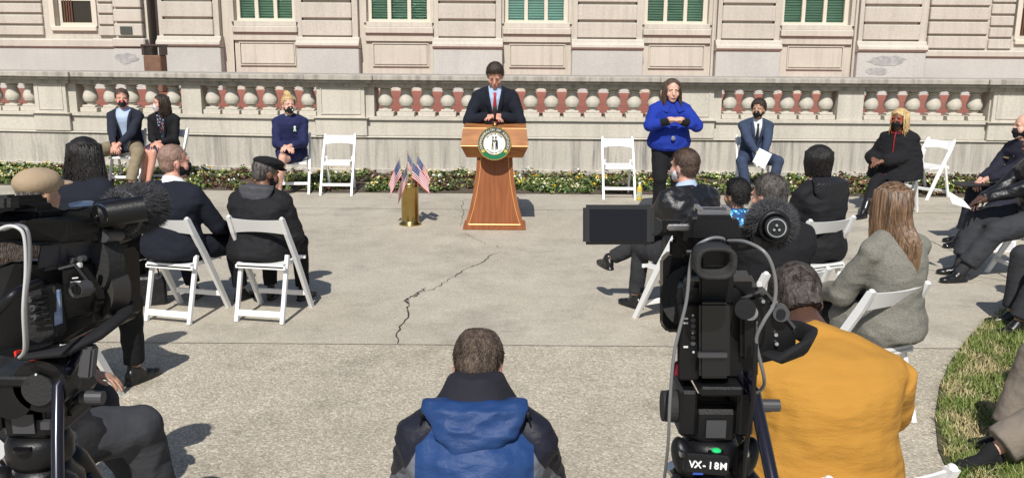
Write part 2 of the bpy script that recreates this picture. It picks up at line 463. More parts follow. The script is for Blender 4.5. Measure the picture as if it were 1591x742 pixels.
# back wall slabs between (bay faces): below window, above nothing
zs = Zb(37)
mb = MB()
mb.b2(-30, Xb(70), BY, BY + .6, TZ, ZT)
mb.b2(Xb(70), Xb(160), BY, BY + .6, TZ, Zb(46)); 
mb.b2(Xb(160), Xb(228), BY, BY + .6, TZ, ZT)
mb.b2(Xb(70), Xb(82), BY, BY + .6, Zb(46), ZT); mb.b2(Xb(150), Xb(160), BY, BY + .6, Zb(46), ZT)
mb.b2(Xb(252), Xb(364), BY, BY + .6, TZ, ZT)
for i, (a, b_) in enumerate(bays):
    nxt = bays[i + 1][0] if i < 4 else 1570
    mb.b2(Xb(a), Xb(b_), BY, BY + .6, TZ, zs)
    mb.b2(Xb(b_), Xb(nxt), BY, BY + .6, TZ, ZT)
mb.b2(Xb(1570), 30, BY, BY + .6, TZ, Zb(50)); mb.b2(Xb(1668), 30, BY, BY + .6, Zb(50), ZT)
mb.b2(-30, 30, BY + 2.5, BY + 3, TZ, ZT); mb.b2(-30, 30, BY, BY + 3, ZT + .001, ZT + .4)
bobj('wall', mb, M_stone)
def rust(x0, x1, y, zlist, depth, mb, gap=.05, side=.0):
    for z0, z1 in zip(zlist[:-1], zlist[1:]):
        mb.b2(x0, x1, y - depth, y + .0, z0 + gap / 2, z1 - gap / 2, 0, .018)
    mb.b2(x0 + .04, x1 - .04, y - depth + .09, y - .001, zlist[0], zlist[-1])
zg = [Zb(60)] + [Zb(60) + k * .425 for k in range(1, 10)]
zg = [z for z in zg if z < ZT]
def pier(x0, x1, mould=True, proud=.25, zl=None, extra=True, yo=0):
    mb = MB(); zz = zl or zg
    rust(x0 + .10, x1 - .14, BY - yo, zz, proud, mb, .055)
    mb.b2(x0, x0 + .099, BY - proud + .06 - yo, BY, zz[0], ZT)
    mb.b2(x1 - .139, x1, BY - proud + .06 - yo, BY, zz[0], ZT)
    # torus moulding
    zm0, zm1 = Zb(77), zz[0]
    ys = BY - proud - yo
    prof = [(-.02, 0), (-.09, .02), (-.13, .07), (-.12, .13), (-.07, .18), (-.02, .2), (-.01, .25), (0.02, .29)]
    sc = (zm1 - zm0) / .29
    poly = [(ys + a, zm0 + q * sc) for a, q in prof]
    n = len(poly); V = [(x0 - .04, a, q) for a, q in poly] + [(x1 + .04, a, q) for a, q in poly] + [(x0 - .04, BY, zm1), (x0 - .04, BY, zm0), (x1 + .04, BY, zm1), (x1 + .04, BY, zm0)]
    F = [(i, i + 1, n + i + 1, n + i) for i in range(n - 1)] + [(n - 1, 2 * n, 2 * n + 2, 2 * n - 1), tuple(range(n)) + (2 * n, 2 * n + 1), tuple(range(n, 2 * n)) + (2 * n + 2, 2 * n + 3)]
    mb.add(V, F)
    bobj('pier', mb, M_stone_pink)
    mb = MB(); mb.b2(x0 - .03, x1 + .03, BY - proud - .06 - yo, BY + .0, TZ - .2, zm0 - .002, 0, .015)
    bobj('pier_base', mb, M_grey)
for a, b_ in pier_px: pier(Xb(a), Xb(b_))
# narrow pipes/jambs beside bays
for i, (a, b_) in enumerate(bays):
    mb = MB(); x0, x1 = Xb(a), Xb(b_)
    zt0, zt1 = Zb(54), Zb(37)
    mb.b2(x0 + .02, x1 - .02, BY - .14, BY - .001, zt0, zt0 + (zt1 - zt0) * .62, 0, .02)
    mb.b2(x0 + .05, x1 - .05, BY - .08, BY - .001, zt0 + (zt1 - zt0) * .62, zt1 + .02, 0, .01)
    mb.b2(x0 + .02, x1 - .02, BY - .07, BY - .001, Zb(66), zt0 - .002, 0, .01)
    bobj('sill', mb, M_stone)
    # panel: raised frame
    mb = MB(); cx = (x0 + x1) / 2 + .02; hw = .70; z0, z1 = Zb(103), Zb(70)
    for q in ((cx - hw, cx + hw, z0 - .025, z0 + .0), (cx - hw, cx + hw, z1, z1 + .025), (cx - hw, cx - hw + .025, z0, z1), (cx + hw - .025, cx + hw, z0, z1)):
        mb.b2(q[0], q[1], BY - .045, BY - .002, q[2], q[3])
    mb.b2(cx - hw + .04, cx + hw - .04, BY - .03, BY - .0015, z0 + .02, z1 - .02, 0, .01)
    bobj('panel', mb, M_stone)
    # window
    wx0, wx1 = x0 + .10, x1 - .14
    M_wf = bpy.data.materials.get('window_paint') or mat('window_paint', (.62, .58, .48), .5)
    mb = MB(); nP = 3; ww = (wx1 - wx0)
    yb = BY + .22
    for k in range(nP + 1):
        xm = wx0 + ww * k / nP; hwd = .055 if k in (0, nP) else .045
        mb.b2(xm - hwd, xm + hwd, yb - .06, yb + .04, zs + .0, ZT - .3)
    mb.b2(wx0 - .05, wx1 + .05, yb - .07, yb + .05, zs - .01, zs + .09)
    win = bobj('window', mb, M_wf)
    mb = MB(); z = zs + .1
    while z < ZT - .4:
        mb.box(((wx0 + wx1) / 2, yb + .08, z), (ww, .056, .004), Matrix.Rotation(R(58), 3, 'X')); z += .062
    M_bl = bpy.data.materials.get('green_blind') or mat('green_blind', (.24, .39, .29), .5, var=.1, vscale=2)
    M_bl_glare = bpy.data.materials.get('sky_glare_blind') or mat('sky_glare_blind', (.45, .72, .66), .4)  # centre window: sky glare on the glass painted into a paler blind colour
    bobj('blind', mb, M_bl_glare if i == 2 else M_bl, win)
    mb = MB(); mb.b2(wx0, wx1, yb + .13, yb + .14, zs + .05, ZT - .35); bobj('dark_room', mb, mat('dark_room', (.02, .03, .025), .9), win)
    mb = MB(); mb.b2(wx0, wx1, yb - .012, yb - .008, zs + .05, ZT - .35)
    gm = bpy.data.materials.get('window_glass')
    if not gm:
        gm, t_, b_2 = newmat('window_glass'); b_2.inputs['Transmission Weight'].default_value = 1; b_2.inputs['Roughness'].default_value = .02; b_2.inputs['IOR'].default_value = 1.05; b_2.inputs['Base Color'].default_value = (.9, 1, .93, 1)
    bobj('pane', mb, gm, win)
    # jamb reveals
    mb = MB(); mb.b2(x0 - .02, wx0 - .05, BY - .05, BY + .3, zs, ZT - .01); mb.b2(wx1 + .05, x1 + .02, BY - .05, BY + .3, zs, ZT - .01)
    mb.tube([(x1 + .03, BY - .1, TZ), (x1 + .03, BY - .1, ZT - .1)], .035, 8)
    bobj('window_surround', mb, M_stone)
# left & right rusticated fields
def field(x0, x1, pitch, z0, proud=.08, mt=None):
    mb = MB(); zl = [z0 + k * pitch for k in range(40) if z0 + k * pitch < ZT]
    rust(x0, x1, BY, zl, proud, mb, .045); bobj('rusticated_stone', mb, mt or M_stone_pink)
field(-14, Xb(70), .27, Zb(62)); field(Xb(156), Xb(180), .27, Zb(62)); field(Xb(183), Xb(226), .34, Zb(62), .2)
field(Xb(1440), Xb(1532), .345, Zb(72), .12); field(Xb(1536), Xb(1572), .28, Zb(72), .06)
for a_ in ((-14, Xb(182), BY - .16, Zb(79), Zb(66)), (Xb(181), Xb(231), BY - .3, Zb(78), Zb(64))):
    mb = MB(); mb.b2(a_[0], a_[1], a_[2], BY, a_[3], a_[4], 0, .03); bobj('base_moulding', mb, M_stone_pink)
mb = MB(); mb.b2(Xb(1432), 20, BY - .2, BY, Zb(84), Zb(73), 0, .03); bobj('base_moulding', mb, M_stone_pink)
for a_ in ((-14, Xb(182) - .003, BY - .1), (Xb(182), Xb(230), BY - .24)):
    mb = MB(); mb.b2(a_[0], a_[1], a_[2], BY, TZ - .1, Zb(79) - .004); bobj('plinth', mb, M_grey)
mb = MB(); mb.b2(Xb(1434), 20, BY - .14, BY, TZ - .1, Zb(84) - .003)
bobj('plinth', mb, M_grey)
mb = MB()
for cx, cz, sx, sz, sd in ((Xb(1375), Zb(90), .5, .14, 1), (Xb(200), Zb(95), .3, .14, 2), (Xb(1360), Zb(106), .3, .1, 3)):
    random.seed(sd); yy = BY - (.317 if sd != 2 else .247)
    P = [(cx + sx * math.cos(a) * random.uniform(.75, 1.1), yy, cz + sz * math.sin(a) * random.uniform(.7, 1.15)) for a in np.linspace(0, 2 * math.pi, 18)[:-1]]
    mb = MB(); mb.add(P, [tuple(range(17))]); bobj('stone_patch', mb, bpy.data.materials.get('repair_mortar') or mat('repair_mortar', (.36, .36, .35), .9, var=.2, vscale=10))
# left window
def plainwin(a, b_, zlo):
    x0, x1 = Xb(a), Xb(b_)
    mb = MB()
    mb.b2(x0, x1, BY + .18, BY + .26, zlo, zlo + .09); mb.b2(x0, x0 + .09, BY + .18, BY + .26, zlo + .09, ZT - .2); mb.b2(x1 - .09, x1, BY + .18, BY + .26, zlo + .09, ZT - .2)
    mb.b2(x0 + .09, x1 - .09, BY + .2, BY + .25, Zb(6), Zb(2)); mb.b2(x0 - .1, x1 + .1, BY - .08, BY + .1, zlo - .12, zlo, 0, .015)
    mb.b2(x0 - .12, x0 - .0, BY - .05, BY + .2, zlo, ZT - .2); mb.b2(x1 + .0, x1 + .12, BY - .05, BY + .2, zlo, ZT - .2)
    wn = bobj('window', mb, bpy.data.materials['window_paint'])
    mb = MB(); mb.b2(x0, x1, BY + .24, BY + .245, zlo, ZT - .2); bobj('pane', mb, mat('dark_glass', (.012, .010, .012), .06, spec=.8), wn)
    mb = MB()
    for k in range(4): mb.tube([(x0 + .14 + k * .06, BY + .215, zlo + .1), (x0 + .15 + k * .06, BY + .215, ZT - .4)], .022, 8)
    bobj('curtain', mb, mat('brown_curtain', (.13, .065, .04), .9), wn)
plainwin(88, 146, Zb(46)); plainwin(1583, 1650, Zb(56))
mb = MB(); mb.b2(Xb(193), Xb(211), BY - .235, BY - .20, Zb(58), Zb(46)); tag(bobj('plaque', mb, mat('bronze', (.10, .11, .10), .4, .5)), None)
# recess between blocks with brown door and bench
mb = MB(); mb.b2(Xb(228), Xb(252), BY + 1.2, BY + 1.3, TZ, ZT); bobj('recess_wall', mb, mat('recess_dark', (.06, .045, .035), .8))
mb = MB(); mb.b2(Xb(229), Xb(232), BY - .05, BY + .05, TZ, ZT); bobj('jamb', mb, M_stone)
mb = MB(); mb.b2(Xb(236), Xb(243), BY + .3, BY + .5, TZ, ZT - .2); mb.b2(Xb(244), Xb(252), BY + .6, BY + .7, Zb(48), Zb(5), 0); bobj('downpipe', mb, mat('brown_metal', (.05, .032, .028), .5))
tb = empty('trash_can', (U(241, 90, BY - 1.5).x, BY - 1.5, TZ), 0, 'brown framed litter bin standing in the gap between the two building blocks', 'litter bin')
mb = MB(); mb.b2(-.2, .2, -.2, .2, 0, .85, 0, .02); obj('bin_body', mb, mat('brown_bin', (.16, .09, .055), .7, var=.2), tb)
mb = MB()
for sx in (-.2, .2): mb.b2(sx - .025, sx + .025, -.2, .2, .851, 1.05)
mb.b2(-.24, .24, -.22, .22, 1.051, 1.1, 0, .01); obj('bin_hood', mb, bpy.data.materials['brown_metal'], tb)

# ================================================================ FLOWER BED
bx0 = -13; fy = G(795, 301).y
mb = MB()
xs = np.linspace(-13, 13, 105); ys_ = np.linspace(0, 1, 14); V = []; F = []
def bedfront(x): return fy + (.0 if x > XA else (XA - x) * .10) 
def bedz(x, tt): return .015 + .025 * math.sin(min(1, tt * 3) * math.pi / 2) + .015 * noise.noise(Vector((x * 2, tt * 5, 0)))
for x in xs:
    y1 = WY - .05 + max(0, XA - x) * math.tan(R(6.5))
    for tt in ys_: V.append((x, bedfront(x) + (y1 - bedfront(x)) * tt, max(.006, bedz(x, tt)) if tt > 0 else .006))
n = len(ys_)
for i in range(len(xs) - 1):
    for j in range(n - 1): F.append((i * n + j, (i + 1) * n + j, (i + 1) * n + j + 1, i * n + j + 1))
mb.add(V, F); tag(obj('flower_bed_soil', mb, mat('soil', (.085, .065, .045), .95, bump=.8, bscale=30)), kind='structure')
leafm = []
for nm, c_ in (('leaf_green', (.11, .17, .04)), ('leaf_dark', (.06, .10, .028)), ('leaf_red', (.10, .03, .03)), ('leaf_yellow', (.20, .22, .04)), ('petal_cream', (.72, .70, .38)), ('petal_white', (.75, .73, .66)), ('petal_yellow', (.75, .48, .03)), ('petal_maroon', (.14, .012, .03)), ('leaf_dry', (.28, .17, .08))):
    leafm.append(mat(nm, c_, .6))
mb = MB(); random.seed(3)
Vq = []; Fq = []; Mq = []
def quad(c, size, tiltmax, mi, az=None):
    az = random.uniform(0, 6.28) if az is None else az; ti = random.uniform(0, tiltmax)
    Rm = Matrix.Rotation(az, 3, 'Z') @ Matrix.Rotation(ti, 3, 'X')
    l, w_ = size, size * random.uniform(.5, .8); k = len(Vq)
    for p in ((0, -l / 2, 0), (w_ / 2, 0, .15 * l), (0, l / 2, 0), (-w_ / 2, 0, .15 * l)):
        q = Rm @ Vector(p); Vq.append((c[0] + q.x, c[1] + q.y, c[2] + q.z))
    Fq.append((k, k + 1, k + 2, k + 3)); Mq.append(mi)
npl = 0
while npl < 2600:
    x = random.uniform(-12.5, 12.5); tt = random.random() ** 1.25
    if noise.noise(Vector((x * 1.1, tt * 2.5, 3))) < -.25 and random.random() < .8: continue
    y1 = WY - .15 + max(0, XA - x) * math.tan(R(6.5)); y = bedfront(x) + .06 + (y1 - bedfront(x)) * tt * .97
    z0 = bedz(x, tt); kind = random.random(); zone = noise.noise(Vector((x * .9 + 5, tt * 1.5, 0)))
    base = (0, 0, 1, 1, 3) if zone > -.05 else (2, 1, 1, 0, 2, 8, 3)
    hgt = random.uniform(.03, .10)
    for k in range(random.randint(9, 15)):
        a = random.uniform(0, 6.28); r = random.uniform(0, .10)
        quad((x + r * math.cos(a), y + r * math.sin(a), z0 + random.uniform(.01, hgt)), random.uniform(.045, .085), 1.1, random.choice(base))
    if random.random() < (.50 if zone > -.05 else .22):
        fc_ = random.choice((4, 4, 4, 5, 4, 6)) if zone > -.05 else random.choice((4, 5, 7, 7))
        for k in range(random.randint(1, 3)):
            a = random.uniform(0, 6.28); r = random.uniform(0, .08); cc = (x + r * math.cos(a), y + r * math.sin(a), z0 + hgt + .015)
            for j in range(3): quad((cc[0] + random.uniform(-.012, .012), cc[1] + random.uniform(-.012, .012), cc[2] + j * .004), .042, .9, fc_)
    npl += 1
me = bpy.data.meshes.new('pansies'); me.from_pydata(Vq, [], Fq)
for q in leafm: me.materials.append(q)
me.polygons.foreach_set('material_index', Mq); me.update()
tag(link('pansies', me), 'low green and maroon bedding plants with cream flowers along the wall', 'flowers', kind='stuff')

# ================================================================ GRASS
gpx = [(1640, 455), (1591, 468), (1562, 481), (1530, 500), (1505, 525), (1478, 560), (1460, 600), (1453, 650), (1458, 700), (1480, 750), (1520, 830)]
gpts = [G(*p) for p in gpx]
poly = [(p.x, p.y) for p in gpts] + [(gpts[-1].x + 6, gpts[-1].y - .3), (gpts[0].x + 6, gpts[0].y + .2)]
mb = MB(); mb.add([(x, y, .012) for x, y in poly], [tuple(range(len(poly)))])
tag(obj('lawn_soil', mb, mat('lawn_soil', (.10, .085, .04), .95, var=.3, bump=.5, col2=(.05, .055, .02), vscale=6)), kind='structure')
def inside(x, y):
    c_ = False; j = len(poly) - 1
    for i in range(len(poly)):
        xi, yi = poly[i]; xj, yj = poly[j]
        if (yi > y) != (yj > y) and x < (xj - xi) * (y - yi) / (yj - yi) + xi: c_ = not c_
        j = i
    return c_
Vg = []; Fg = []; Mg = []; cnt = 0; random.seed(5)
gx0 = min(p[0] for p in poly) - .05; gy0, gy1 = min(p[1] for p in poly), max(p[1] for p in poly)
while cnt < 60000:
    x = gx0 + random.random() ** 1.3 * 3.2; y = random.uniform(gy0, gy1)
    jx = noise.noise(Vector((x * 9, y * 9, 0))) * .07
    if not inside(x - .02 + jx, y + jx): cnt += .2; continue
    cl = noise.noise(Vector((x * 5, y * 5, 2))); h = random.uniform(.03, .075) * (1 + .5 * cl)
    az = random.uniform(0, 6.28) ; lean = random.uniform(.3, 1.3); wd = .0028
    dx, dy = math.cos(az), math.sin(az); k = len(Vg)
    for tt, ww in ((0, 1), (.5, .9), (1, .15)):
        ox = dx * h * lean * tt * tt; oy = dy * h * lean * tt * tt; zz = .012 + h * tt * (1 - .25 * lean * tt)
        Vg.append((x + ox - dy * wd * ww, y + oy + dx * wd * ww, zz)); Vg.append((x + ox + dy * wd * ww, y + oy - dx * wd * ww, zz))
    Fg += [(k, k + 1, k + 3, k + 2), (k + 2, k + 3, k + 5, k + 4)]
    mi = (0 if random.random() < .6 else 1) if cl + random.uniform(-.3, .3) > -.18 else (2 if random.random() < .8 else 3)
    Mg += [mi, mi]; cnt += 1
me = bpy.data.meshes.new('grass'); me.from_pydata(Vg, [], Fg)
for nm, c_ in (('grass_green', (.13, .19, .035)), ('grass_olive', (.22, .24, .07)), ('grass_straw', (.42, .35, .17)), ('grass_dead', (.52, .45, .27))): me.materials.append(mat(nm, c_, .6))
me.polygons.foreach_set('material_index', Mg); me.update()
tag(link('grass', me), 'patchy green and straw coloured lawn at lower right', 'grass', kind='stuff')

# ================================================================ CHAIRS
def make_chair():
    ch = empty('folding_chair')
    def bar(p0, p1, wx, wy, name):
        mb = MB(); a, b_ = Vector(p0), Vector(p1); d = b_ - a; L = d.length
        rot = Vector((0, 0, 1)).rotation_difference(d).to_matrix()
        mb.box((a + b_) / 2, (wx, wy, L), rot, bev=.005); return obj(name, mb, M_white, ch)
    # +y = front of chair (direction the sitter faces)
    for sx in (-1, 1):
        mb = MB()
        pts = [(sx * .215, .24, .0), (sx * .215, .10, .25), (sx * .215, -.04, .49), (sx * .212, -.16, .68), (sx * .207, -.225, .80)]
        V = [];
        for (x, y, z) in pts:
            for dx_, dy_ in ((-.014, -.021), (.014, -.021), (.014, .021), (-.014, .021)): V.append((x + dx_, y + dy_, z + (.010 if dy_ > 0 else -.010) if 0 < z < .8 else z))
        F = [(0, 3, 2, 1), (16, 17, 18, 19)]
        for i in range(4):
            for j in range(4): F.append((4 * i + j, 4 * i + (j + 1) % 4, 4 * i + 4 + (j + 1) % 4, 4 * i + 4 + j))
        mb.add(V, F); mb.ell((pts[-1][0], pts[-1][1], .80), (.0139, .0209, .014), n=10, m=6)
        obj('leg', mb, M_white, ch)
        bar((sx * .182, -.25, 0), (sx * .182, -.10, .50), .03, .036, 'leg')
    # seat
    mb = MB(); n = 9; V = []; F = []
    for i, x in enumerate(np.linspace(-.185, .185, n)):
        for j, y in enumerate(np.linspace(-.19, .20, n)):
            V.append((x, y, .445 - .012 * (1 - (x / .185) ** 2) * (1 - (y / .2) ** 2) + (.0 if y < .15 else -.01)))
    for i in range(n - 1):
        for j in range(n - 1): F.append((i * n + j, (i + 1) * n + j, (i + 1) * n + j + 1, i * n + j + 1))
    mb.add(V, F); k = n * n
    mb.v = [np.vstack([mb.v[0], mb.v[0] * [1, 1, 0] + [0, 0, .415]])]; mb.n = 2 * k
    mb.f += [tuple(q + k for q in f[::-1]) for f in mb.f]; 
    ring = [i * n for i in range(n)] + [(n - 1) * n + j for j in range(1, n)] + [i * n + n - 1 for i in range(n - 2, -1, -1)] + [j for j in range(n - 2, 0, -1)]
    mb.f += [(ring[i], ring[(i + 1) % len(ring)], ring[(i + 1) % len(ring)] + k, ring[i] + k) for i in range(len(ring))]
    mb.m = [0] * len(mb.f)
    obj('seat', mb, M_white, ch, 'auto')
    mb = MB()
    mb.b2(-.2, .2, .185, .205, .405, .435, 0, .004); obj('seat_rail', mb, M_white, ch); mb = MB(); mb.b2(-.2, .2, -.19, -.165, .40, .43, 0, .004); obj('seat_rail', mb, M_white, ch)
    # backrest: curved panel with scooped lower edge
    mb = MB(); n = 13; V = []
    for k_, off in enumerate((0, .014)):
        for x in np.linspace(-.2, .2, n):
            u = x / .2; cy = -.028 * (1 - u * u)
            z0 = .665 + .022 * (1 - u * u) * 1.0; z1 = .785 - .004 * (1 - u * u)
            V.append((x, -.150 - (z0 - .665) * .55 + cy + off, z0)); V.append((x, -.216 + cy + off, z1))
    F = []
    for i in range(n - 1):
        a = 2 * i; F.append((a, a + 2, a + 3, a + 1)); o_ = 2 * n; F.append((a + o_, a + 1 + o_, a + 3 + o_, a + 2 + o_))
        F.append((a, a + o_, a + 2 + o_, a + 2)); F.append((a + 1, a + 3, a + 3 + o_, a + 1 + o_))
    F.append((0, 1, 1 + 2 * n, 2 * n)); F.append((2 * n - 2, 2 * n - 1 + 0, 4 * n - 1, 4 * n - 2))
    mb.add(V, F); obj('backrest', mb, M_white, ch, 'auto')
    bar((-.18, -.238, .07), (.18, -.238, .07), .05, .016, 'stretcher')
    bar((-.2, .165, .135), (.2, .165, .135), .042, .016, 'stretcher')
    return ch
chair0 = make_chair(); used = [False]
CHAIRS = []
def chair(x, y, deg, label):
    o = chair0 if not used[0] else copy_tree(chair0); used[0] = True
    o.location = (x, y, 0); o.rotation_euler = (0, 0, R(deg)); tag(o, label, 'folding chair', 'white folding chairs'); CHAIRS.append(o); return o
def gchair(px, py, deg, label):
    p = G(px, py); return chair(p.x, p.y, deg, label)
# ================================================================ PEOPLE
def skinmat(nm, c): 
    m = mat(nm, c, .5, var=.07, vscale=14, bump=.05, bscale=120); b = m.node_tree.nodes['Principled BSDF']
    b.inputs['Subsurface Weight'].default_value = .12; b.inputs['Subsurface Radius'].default_value = (.01, .004, .002); return m
SK = {'pale': skinmat('skin_pale', (.62, .36, .27)), 'ruddy': skinmat('skin_ruddy', (.58, .30, .22)), 'tan': skinmat('skin_tan', (.42, .24, .16)),
      'brown': skinmat('skin_brown', (.19, .09, .055)), 'dark': skinmat('skin_dark', (.085, .042, .028))}
def hairmat(nm, c, c2=None): return mat(nm, c, .45, var=0, col2=c2 or tuple(x * .5 for x in c), vscale=60, bump=.5, bscale=150, stretch=(1, 1, .25), spec=.4)
HR = {'black': hairmat('hair_black', (.014, .011, .010)), 'dkbrown': hairmat('hair_dark_brown', (.045, .028, .018)), 'brown': hairmat('hair_brown', (.22, .125, .07), (.09, .05, .028)),
      'grey': hairmat('hair_grey', (.22, .20, .18), (.05, .045, .04)), 'salt': hairmat('hair_salt_and_pepper', (.14, .12, .11), (.02, .018, .016)), 'blonde': hairmat('hair_blonde', (.68, .50, .24), (.42, .28, .12)),
      'midbrown': hairmat('hair_mid_brown', (.11, .068, .045), (.045, .028, .02)), 'buzz': hairmat('hair_buzzed', (.33, .21, .165), (.20, .125, .095)), 'shortgrey': hairmat('hair_cropped_grey', (.10, .082, .074), (.022, .016, .013)), 'thin': hairmat('hair_thinning_brown', (.16, .115, .085), (.045, .033, .025))}
def cloth(nm, c, rough=.85, b=.25, bs=12, c2=None, vs=6, sheen=.0, weave=0, coat=0, spec=.3, st=(1, 1, 1.6)):
    m, t, bs_ = newmat(nm); bs_.inputs['Roughness'].default_value = rough; bs_.inputs['Specular IOR Level'].default_value = spec
    if sheen: bs_.inputs['Sheen Weight'].default_value = sheen
    v = vmap(t)
    if c2 is None: c2 = tuple(x * .8 for x in c)
    col = ramp(t, noise_node(t, v, vs, 4), [(.3, c2), (.7, c)])
    t.links.new(col, bs_.inputs['Base Color'])
    h = math_n(t, 'ADD', noise_node(t, vmap(t, st), bs, 3, .45), math_n(t, 'MULTIPLY', noise_node(t, v, 220, 2), .06 + weave))
    bumpn(t, bs_, h, b, .03); return m
def frame(fwd, up=(0, 0, 1)):
    f = Vector(fwd).normalized(); r = f.cross(Vector(up)).normalized(); u = r.cross(f)
    return Matrix(((r.x, f.x, u.x), (r.y, f.y, u.y), (r.z, f.z, u.z)))       # columns right, forward, up
def ik(a, c, l1, l2, pole):
    a, c = Vector(a), Vector(c); d = c - a; L = d.length
    if L > (l1 + l2) * .995: c = a + d.normalized() * (l1 + l2) * .995; d = c - a; L = d.length
    x = (l1 * l1 - l2 * l2 + L * L) / (2 * L); h = math.sqrt(max(0, l1 * l1 - x * x)); n = d.normalized()
    p = Vector(pole); p = (p - n * p.dot(n)).normalized()
    return a + n * x + p * h, c
def cutmesh(me, planes, test):
    """bisect with planes then drop faces whose centre passes test"""
    bm = bmesh.new(); bm.from_mesh(me)
    for co, no in planes:
        bmesh.ops.bisect_plane(bm, geom=bm.verts[:] + bm.edges[:] + bm.faces[:], plane_co=co, plane_no=no, dist=1e-5)
    dl = [f for f in bm.faces if test(f.calc_center_median())]
    bmesh.ops.delete(bm, geom=dl, context='FACES'); bm.to_mesh(me); bm.free(); me.update()
def smoothobj(name, me, mats, parent):
    me.name = name; me.materials.clear()
    for m_ in (mats if isinstance(mats, (list, tuple)) else [mats]): me.materials.append(m_)
    me.polygons.foreach_set('use_smooth', [True] * len(me.polygons)); return link(name, me, parent)

class Person: pass
SPINE = [(-.14, .10, .09), (-.06, .15, .115), (.06, .172, .122), (.2, .165, .112), (.38, .148, .105), (.55, .162, .115), (.72, .178, .12), (.84, .172, .108), (.92, .135, .088), (.98, .088, .07), (1.05, .062, .06)]
def person(x, y, deg, label, seated=True, s=1.0, w=1.0, belly=0, lean=5, slouch=.03, hy=0, hp=0, hroll=0, neck=0, skin='pale', feet=None, hands=None, top=None, trousers=None, shoes=None,
           hair=None, eyes=True, vox=.013, hipz=None, curl=.9, handdir=None, knee_out=.15, female=False, shw=1.0, z=0, hipy=0, pole=(None, None), st=.835, headsc=1.06, group=None, turn=0, seat_h=None):
    P = Person(); root = empty('person', (x, y, z), R(deg), label, 'person', group); P.root = root; P.s = s; P.w = w; P.top = top; P.belly = belly
    root.scale = (s, s, s)
    hz = hipz if hipz else (.53 if seated else .93)
    P.H = Hh = Vector((0, hipy if hipy or not seated else -.06, hz)); L = .505; P.L = L
    la = R(lean); P.U = U_ = Vector((0, math.sin(la), math.cos(la))); P.F = F_ = Vector((0, math.cos(la), -math.sin(la)))
    tr = Matrix.Rotation(R(turn), 3, 'Z')       # torso twist about the hips
    U_ = P.U = tr @ U_; F_ = P.F = tr @ F_; Rv = P.Rv = tr @ Vector((1, 0, 0))
    def sp(t): return Hh + U_ * (L * t) + F_ * (-slouch * math.sin(max(0, min(1, t)) * math.pi)) + F_ * (slouch * 1.2 * max(0, t - .6))
    P.sp = sp
    P.N = sp(1.0)
    shx = .175 * (w ** .6) * shw; P.shx = shx
    P.S = [sp(st) + Rv * (sx * shx) - F_ * .01 for sx in (-1, 1)]
    P.hip = [Hh + Rv * (sx * .085 * (w ** .5)) for sx in (-1, 1)]
    if feet is None: feet = [(-.11, .40, .085), (.11, .40, .085)] if seated else [(-.10, 0, .085), (.10, .02, .085)]
    P.feet = [Vector(f) for f in feet]; P.K = []
    for i in (0, 1):
        sx = -1 if i == 0 else 1
        k, c = ik(P.hip[i], P.feet[i], .44, .435, (sx * knee_out, 1, .6)); P.K.append(k); P.feet[i] = c
    if hands is None: hands = [(-.05, .30, .64), (.05, .31, .63)] if seated else [(-.25, .05, .80), (.25, .05, .80)]
    P.W = []; P.E = []
    for i in (0, 1):
        sx = -1 if i == 0 else 1
        pl = pole[i] if pole[i] else (sx * .5, -.6, -.5)
        e, c = ik(P.S[i], Vector(hands[i]), .30, .265, pl); P.E.append(e); P.W.append(c)
    # head
    nk = Matrix.Rotation(R(lean + 8 + neck), 3, 'X').inverted()
    nd = Vector((0, math.sin(R(lean * .6 + 10 + neck)), math.cos(R(lean * .6 + 10 + neck))))
    hs = headsc / s ** .5; P.hs = hs
    P.HC = P.N + nd * .155 + Vector((0, .0, 0))
    P.HM = Matrix.Rotation(R(hy), 3, 'Z') @ Matrix.Rotation(R(-hp), 3, 'X') @ Matrix.Rotation(R(hroll), 3, 'Y')
    def hd(p): return P.HC + P.HM @ (Vector(p) * hs)
    P.hd = hd
    HM = np.array(P.HM)
    # ------------------------------------------------ body (one mesh: fine head and hands, coarser trunk and limbs)
    mb = MB()
    add_torso(mb, P, 0, w, belly)
    for i in (0, 1):
        mb.tube([P.S[i], P.E[i], P.W[i]], [.05, .042, .028], 12, rnd=True)
        mb.tube([P.hip[i], (P.hip[i] + P.K[i]) / 2, P.K[i]], [.085 * w ** .5, .07 * w ** .5, .052], 14, rnd=True)
        kk = (P.K[i] * .68 + P.feet[i] * .32); back = Vector((0, -.012, 0)) 
        mb.tube([P.K[i], kk + back, P.feet[i]], [.050, .054, .034], 14, rnd=True)
        ft = foot_dir(P, i); mb.tube([P.feet[i] + Vector((0, 0, -.03)), P.feet[i] + ft * .085 + Vector((0, 0, -.05))], [.028, .020], 10, rnd=True)
    body = remesh(mb, .016, 3)
    # head + neck
    mb = MB(); e = lambda c, r, n=16, m=12: mb.ell(hd(c), [q * hs for q in r], HM, n, m)
    e((0, -.012, .032), (.076, .096, .088), 24, 16); e((0, .012, -.012), (.066, .076, .085), 24, 16)
    e((0, .030, -.050), (.057, .060, .062)); e((0, .064, -.094), (.032, .027, .024)); e((0, .035, -.080), (.047, .050, .034)); e((0, .074, -.066), (.030, .020, .020))
    for sx in (-1, 1):
        e((sx * .037, .054, -.032), (.029, .028, .034)); e((sx * .076, -.008, -.012), (.010, .020, .031)); e((sx * .028, .077, .022), (.026, .012, .011))
    mb.tube([hd((0, .082, .012)), hd((0, .095, -.010)), hd((0, .102, -.030))], [.011 * hs, .012 * hs, .0145 * hs], 10, rnd=True)
    e((0, .090, -.061), (.023, .011, .006)); e((0, .089, -.072), (.021, .011, .007))
